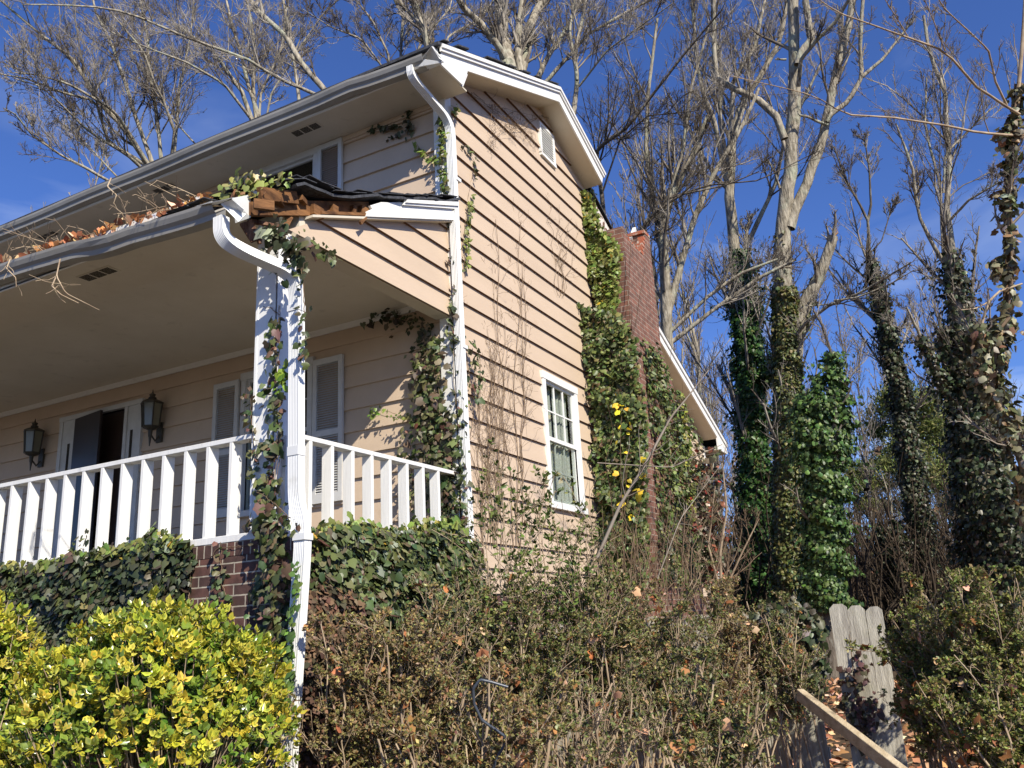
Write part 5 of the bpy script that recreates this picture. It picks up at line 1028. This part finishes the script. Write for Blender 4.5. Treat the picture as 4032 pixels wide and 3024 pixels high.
# upright leafy shoots before the gable
SH = ([(.10,.14,.03),(.07,.10,.025),(.16,.16,.05)], [4,4,2])
for i, (u, vt, d, lab) in enumerate(((1072,975,5.9,'tall leafy shoot left of the gable window, tallest of the row'), (1040,1090,5.8,'short leafy shoot nearest the corner downspout'), (1120,1035,5.9,'leafy shoot in front of the tall bare vine'), (1160,1000,6.0,'thin leafy shoot midway between vine and window'),
        (1240,1000,6.2,'slender leafy shoot crossing the right jamb of the gable window'), (1205,1050,6.1,'leafy shoot crossing the lower window sash'), (1283,1050,6.3,'leafy shoot between the window and the chimney'))):
    shrub(lab, u, vt, d, 34, 4, 420, (.03,.055), SH, 'leafy_shoot', lev=(9,3), bare=.55, T=(OVAL,OVALF), cat='shoot', rad=.007)
tree('brown scraggly brush behind the rear corner of the house', [limb([(1560,1290),(1555,1200),(1570,1100),(1560,1000)],10,10,8,3), limb([(1560,1290),(1600,1200),(1640,1120)],10,10,6,2), limb([(1560,1290),(1530,1180),(1545,1050)],10,10,6,2)], kids=(9,5,4), d=9, bark=M_STEM, tw=M_VINE, name='brush', cat='bush', lf=(.5,.5,.5), ang=55)
ivy_thing('ivy with red autumn leaves on the stem behind the rear corner of the house', [strand3([at(1542,1240,11.2), at(1540,1150,11.2), at(1532,1050,11.2), at(1535,985,11.2)], 1, 560, .10, (.0,.2), (.05,.09), ([(.06,.07,.03),(.09,.07,.04),(.35,.06,.03),(.20,.07,.04)],[5,4,1,2]))],
   [batch_tubes(resample([at(1545,1330,11.2), at(1540,1150,11.2), at(1536,985,11.2)],[.05,.04,.02],16)[0][None], np.linspace(.05,.02,16)[None], 6)])
# fine bare thicket stems leaning across the chimney
parts = []
P, R = resample([at(1290,1205,5.9), at(1340,1090,6.0), at(1390,1010,6.1), at(1450,900,6.3), at(1482,862,6.4), at(1530,800,6.6)], [.013,.012,.010,.008,.006,.003], 24); parts.append(batch_tubes(P[None], R[None], 6)); parts.append(batch_tubes(*grow(P[None], R[None], 16, .25, 45, .22, .5, .1, K=6, wig=.15), 3))
for (a, b, c_) in (((1290,1000),(1450,1010),(1560,960)), ((1420,1250),(1470,1120),(1560,1000))):
    P, R = resample([at(a[0],a[1],6), at(b[0],b[1],6.2), at(c_[0],c_[1],6.5)], [.005,.004,.002], 16); parts.append(batch_tubes(P[None], R[None], 4)); parts.append(batch_tubes(*grow(P[None], R[None], 10, .15, 45, .25, .6, .1, K=5, wig=.2), 3))
V, F = merge(parts); tag(np_mesh('bare_branch', V, F, M_TWIG), 'long bare dark branch slanting up across the front of the ivied chimney', 'branch')
cur = []
for _ in range(60):
    u = RNG.uniform(1330, 1540); v = RNG.uniform(1190, 1260); a0 = at(u, v+110, 7.6); b0 = at(u+RNG.normal(0,45), v-RNG.uniform(20,150), 7.9); mid = (a0+b0)/2+RNG.normal(0,.09,3); cur.append(resample([a0, mid, b0], [.005,.004,.002], 10))
A_ = np.array([p for p, r in cur]); B_ = np.array([r for p, r in cur]); G1 = grow(A_, B_, 5, .2, 50, .35, .6, .1, K=5, wig=.25, rmin=.0022)
V, F = merge([batch_tubes(A_, B_, 4), batch_tubes(*G1, 3)]); tag(np_mesh('dry_brush', V, F, M_VINE), 'tangle of dry brown stems at the foot of the chimney', 'brush', kind='stuff')

# golden variegated bushes
def gold(label, u, v, d, ru, rv, n, rd=None, seed=0):
    c_ = at(u, v, d); rx = ru*d*V2/FPX; rz_ = rv*d*V2/FPX; x0, y0 = c_[0], c_[1]; g_ = gz(x0, y0); t_ = thing('variegated_bush', label, 'bush', (x0, y0, g_)); inv = Matrix.Translation((-x0,-y0,-g_))
    D = unit(RNG.normal(size=(n,3))); D[:,2] = np.abs(D[:,2])*np.where(RNG.uniform(size=n) < .42, -1, 1); bumpy = 1+.09*np.sin(D[:,0]*7+1)*np.cos(D[:,2]*6)+.06*np.sin(D[:,1]*13+D[:,2]*9); dep = 1.03-np.abs(RNG.normal(0, .15, n))
    lo = D[:,2] < 0; C = np.array(c_)+D*np.array([rx, rd or rx, rz_])*(bumpy*dep)[:,None]; C[lo,2] = c_[2]+(D[lo,2])*(c_[2]-g_)*.98
    C[lo,:2] = c_[:2]+unit(D[lo,:2])*np.array([rx, rd or rx])*(bumpy*dep)[lo,None]*(1-.25*np.abs(D[lo,2:3])**2)
    ax_ = unit(D*[1,1,.6]+[0,0,.75]+RNG.normal(0,.25,(n,3))); m = 8; arrs = []
    x_ = unit(np.cross(ax_, [0.2,.1,1])); y_ = np.cross(ax_, x_); Vs = []
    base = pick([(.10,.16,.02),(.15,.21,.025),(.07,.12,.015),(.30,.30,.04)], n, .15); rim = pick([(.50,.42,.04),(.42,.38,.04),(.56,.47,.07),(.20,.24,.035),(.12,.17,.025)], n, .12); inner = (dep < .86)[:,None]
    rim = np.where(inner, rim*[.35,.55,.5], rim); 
    for q in range(m):
        a = q*2.4+RNG.uniform(0,.6,n); el = np.radians(RNG.uniform(8, 55, n) if q < 5 else RNG.uniform(45, 80, n)); rdv = x_*np.cos(a)[:,None]+y_*np.sin(a)[:,None]
        tip = rdv*np.cos(el)[:,None]+ax_*np.sin(el)[:,None]; nr = ax_*np.cos(el)[:,None]-rdv*np.sin(el)[:,None]; off = ax_*(RNG.uniform(-.03,.01,n) if q < 5 else RNG.uniform(-.005,.012,n))[:,None]
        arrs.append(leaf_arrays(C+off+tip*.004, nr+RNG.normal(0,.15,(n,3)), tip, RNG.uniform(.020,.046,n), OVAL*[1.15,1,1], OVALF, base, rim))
    o_ = leaves('foliage', arrs, M_GLOSS, t_); o_.matrix_parent_inverse = inv
    k = min(n, 700); Bs = np.array([x0,y0,g_])+RNG.normal(0,.08,(k,3))*[1,1,0]; f = np.linspace(0,1,8)[None,:,None]; P = Bs[:,None]*(1-f)+C[:k,None]*f; P[:,:,2] = Bs[:,2:3]+(C[:k,2:3]-Bs[:,2:3])*np.linspace(0,1,8)[None]**.8
    V, F = batch_tubes(P+RNG.normal(0,.01,P.shape), np.linspace(.008,.002,8)[None]*np.ones((k,1)), 4); o_ = np_mesh('stem', V, F, M_STEM, t_); o_.matrix_parent_inverse = inv
    # dim inner leaves close the body
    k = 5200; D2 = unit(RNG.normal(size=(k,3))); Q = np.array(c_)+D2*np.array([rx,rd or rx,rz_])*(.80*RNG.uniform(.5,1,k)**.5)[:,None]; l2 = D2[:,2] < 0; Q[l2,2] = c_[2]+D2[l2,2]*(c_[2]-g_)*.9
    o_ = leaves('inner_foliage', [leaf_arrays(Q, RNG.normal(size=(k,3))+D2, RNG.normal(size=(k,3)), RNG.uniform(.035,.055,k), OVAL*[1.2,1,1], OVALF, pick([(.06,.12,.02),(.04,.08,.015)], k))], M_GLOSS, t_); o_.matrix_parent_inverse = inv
    return t_
gold('big rounded yellow variegated bush in front of the porch brickwork', 335, 1590, 3.95, 262, 262, 2900, rd=.62)
gold('yellow variegated bush cut off by the left edge of the photo', -75, 1560, 3.9, 140, 255, 1100)
shrub('dark ivy covered shrub gap between the two yellow bushes', 90, 1420, 4.6, 130, 8, 900, (.04,.065), IVYDARK, T=(IVY,IVYF), name='ivy_clump', cat='ivy')

# ================================================================== FENCE, PLANK, HOSE
fy = 1.28; ft = thing('picket_fence', 'weathered grey dog eared board fence half hidden behind the thicket', 'fence', (1.5, fy, gz(1.5,fy))); finv = Matrix.Translation((-1.5,-fy,-gz(1.5,fy)))
def board(x, w_, zt, zb, y, lean=0, parent=None, inv_=None, ear=.028):
    mb = MB(); e = ear; r_ = RNG.uniform(-.006,.006,6)
    pl = [(x+r_[0],zb),(x+w_+r_[1],zb),(x+w_+lean,zt-e+r_[2]),(x+w_-e+lean,zt),(x+e*1.2+lean,zt+r_[3]*.5),(x+lean,zt-e*1.1)]
    mb.prism(pl, 1, y-.009, y+.009); o_ = mb.build('board', M_GREY, parent); o_.matrix_parent_inverse = inv_; o_.data.materials[0] = M_GREY; return o_
x = .16; 
while x < 2.62:
    w_ = .138+RNG.uniform(-.004,.004); board(x, w_, (-.17 if x < 2.2 else -.42)+RNG.uniform(-.02,.02), gz(x,fy)-.05, fy+RNG.uniform(-.006,.006), RNG.uniform(-.008,.008), ft, finv); x += w_+RNG.uniform(.004,.014)
for z in (-.5,-1.3): mb = MB(); mb.box(.12, 2.66, fy+.02, fy+.058, z-.045, z+.045); o_ = mb.build('rail', M_GREY, ft); o_.matrix_parent_inverse = finv
f2 = thing('picket_fence', 'three tall bleached fence boards still upright at the broken end of the fence', 'fence', (2.95, 1.16, gz(2.95,1.16))); inv2 = Matrix.Translation((-2.95,-1.16,-gz(2.95,1.16)))
for k, (u0, u1, vt) in enumerate(((1790,1828,1306),(1829,1866,1309),(1868,1904,1311))):
    a = on(u0, vt, 1, 1.16); b = on(u1, vt, 1, 1.16); board(a[0], b[0]-a[0], a[2], gz(3,1.16)+.06*k-.1, 1.16+.004*k, 0, f2, inv2, .032)
for z in (-.6,-1.25): mb = MB(); mb.box(2.86, 3.18, 1.19, 1.228, z-.045, z+.045); o_ = mb.build('rail', M_GREY, f2); o_.matrix_parent_inverse = inv2
mb = MB(); mb.bar(at(1728,1500,5.7), at(1960,1680,4.55), .05, .075, up=(0,0,1)); pk = mb.build('fallen_plank', M_PLANK, bevel=.003); tag(pk, 'bleached split plank lying slantwise below the three fence boards', 'plank')
ivy_thing('wilted ivy trailing down the middle of the three upright fence boards', [strand3([on(1850,1430,1,1.12), on(1845,1490,1,1.12), on(1850,1540,1,1.12), on(1875,1600,1,1.12)], 1, 130, .05, (.0,.05), (.04,.075), ([(.10,.055,.045),(.07,.05,.035),(.06,.06,.03)],[3,2,2])), strand3([on(1895,1500,1,1.12), on(1880,1560,1,1.12), on(1850,1590,1,1.12)], 1, 50, .03, (.0,.05), (.035,.06), ([(.10,.055,.045),(.07,.05,.035)],[3,2]))], [batch_tubes(resample([on(1865,1620,1,1.13), on(1850,1520,1,1.13), on(1835,1370,1,1.13)],[.006,.005,.003],16)[0][None], np.linspace(.006,.003,16)[None], 4)])
ivy_thing('dark leafy ivy heaped over the low end of the fence left of the three boards', [ivy_region([(1640,1310),(1700,1290),(1760,1310),(1785,1350),(1790,1480),(1700,1540),(1630,1480)], 700, 1, 1.2, (.0,.16), (.05,.085), (IVYDARK[0]+[(.2,.2,.15)], [4,4,2,2,1]))], None)
hp = [(1097,1484),(1060,1473),(1037,1468),(1022,1488),(1024,1520),(1040,1555),(1090,1590),(1088,1612),(1072,1640),(1060,1680)]
P, R = resample([at(u,v,4.15) for u, v in hp], [.0075]*len(hp), 60); V, F = batch_tubes(P[None], R[None], 8); tag(np_mesh('hose', V, F, M_HOSE, smooth=True), 'grey blue hose looped through the thicket stems', 'hose')
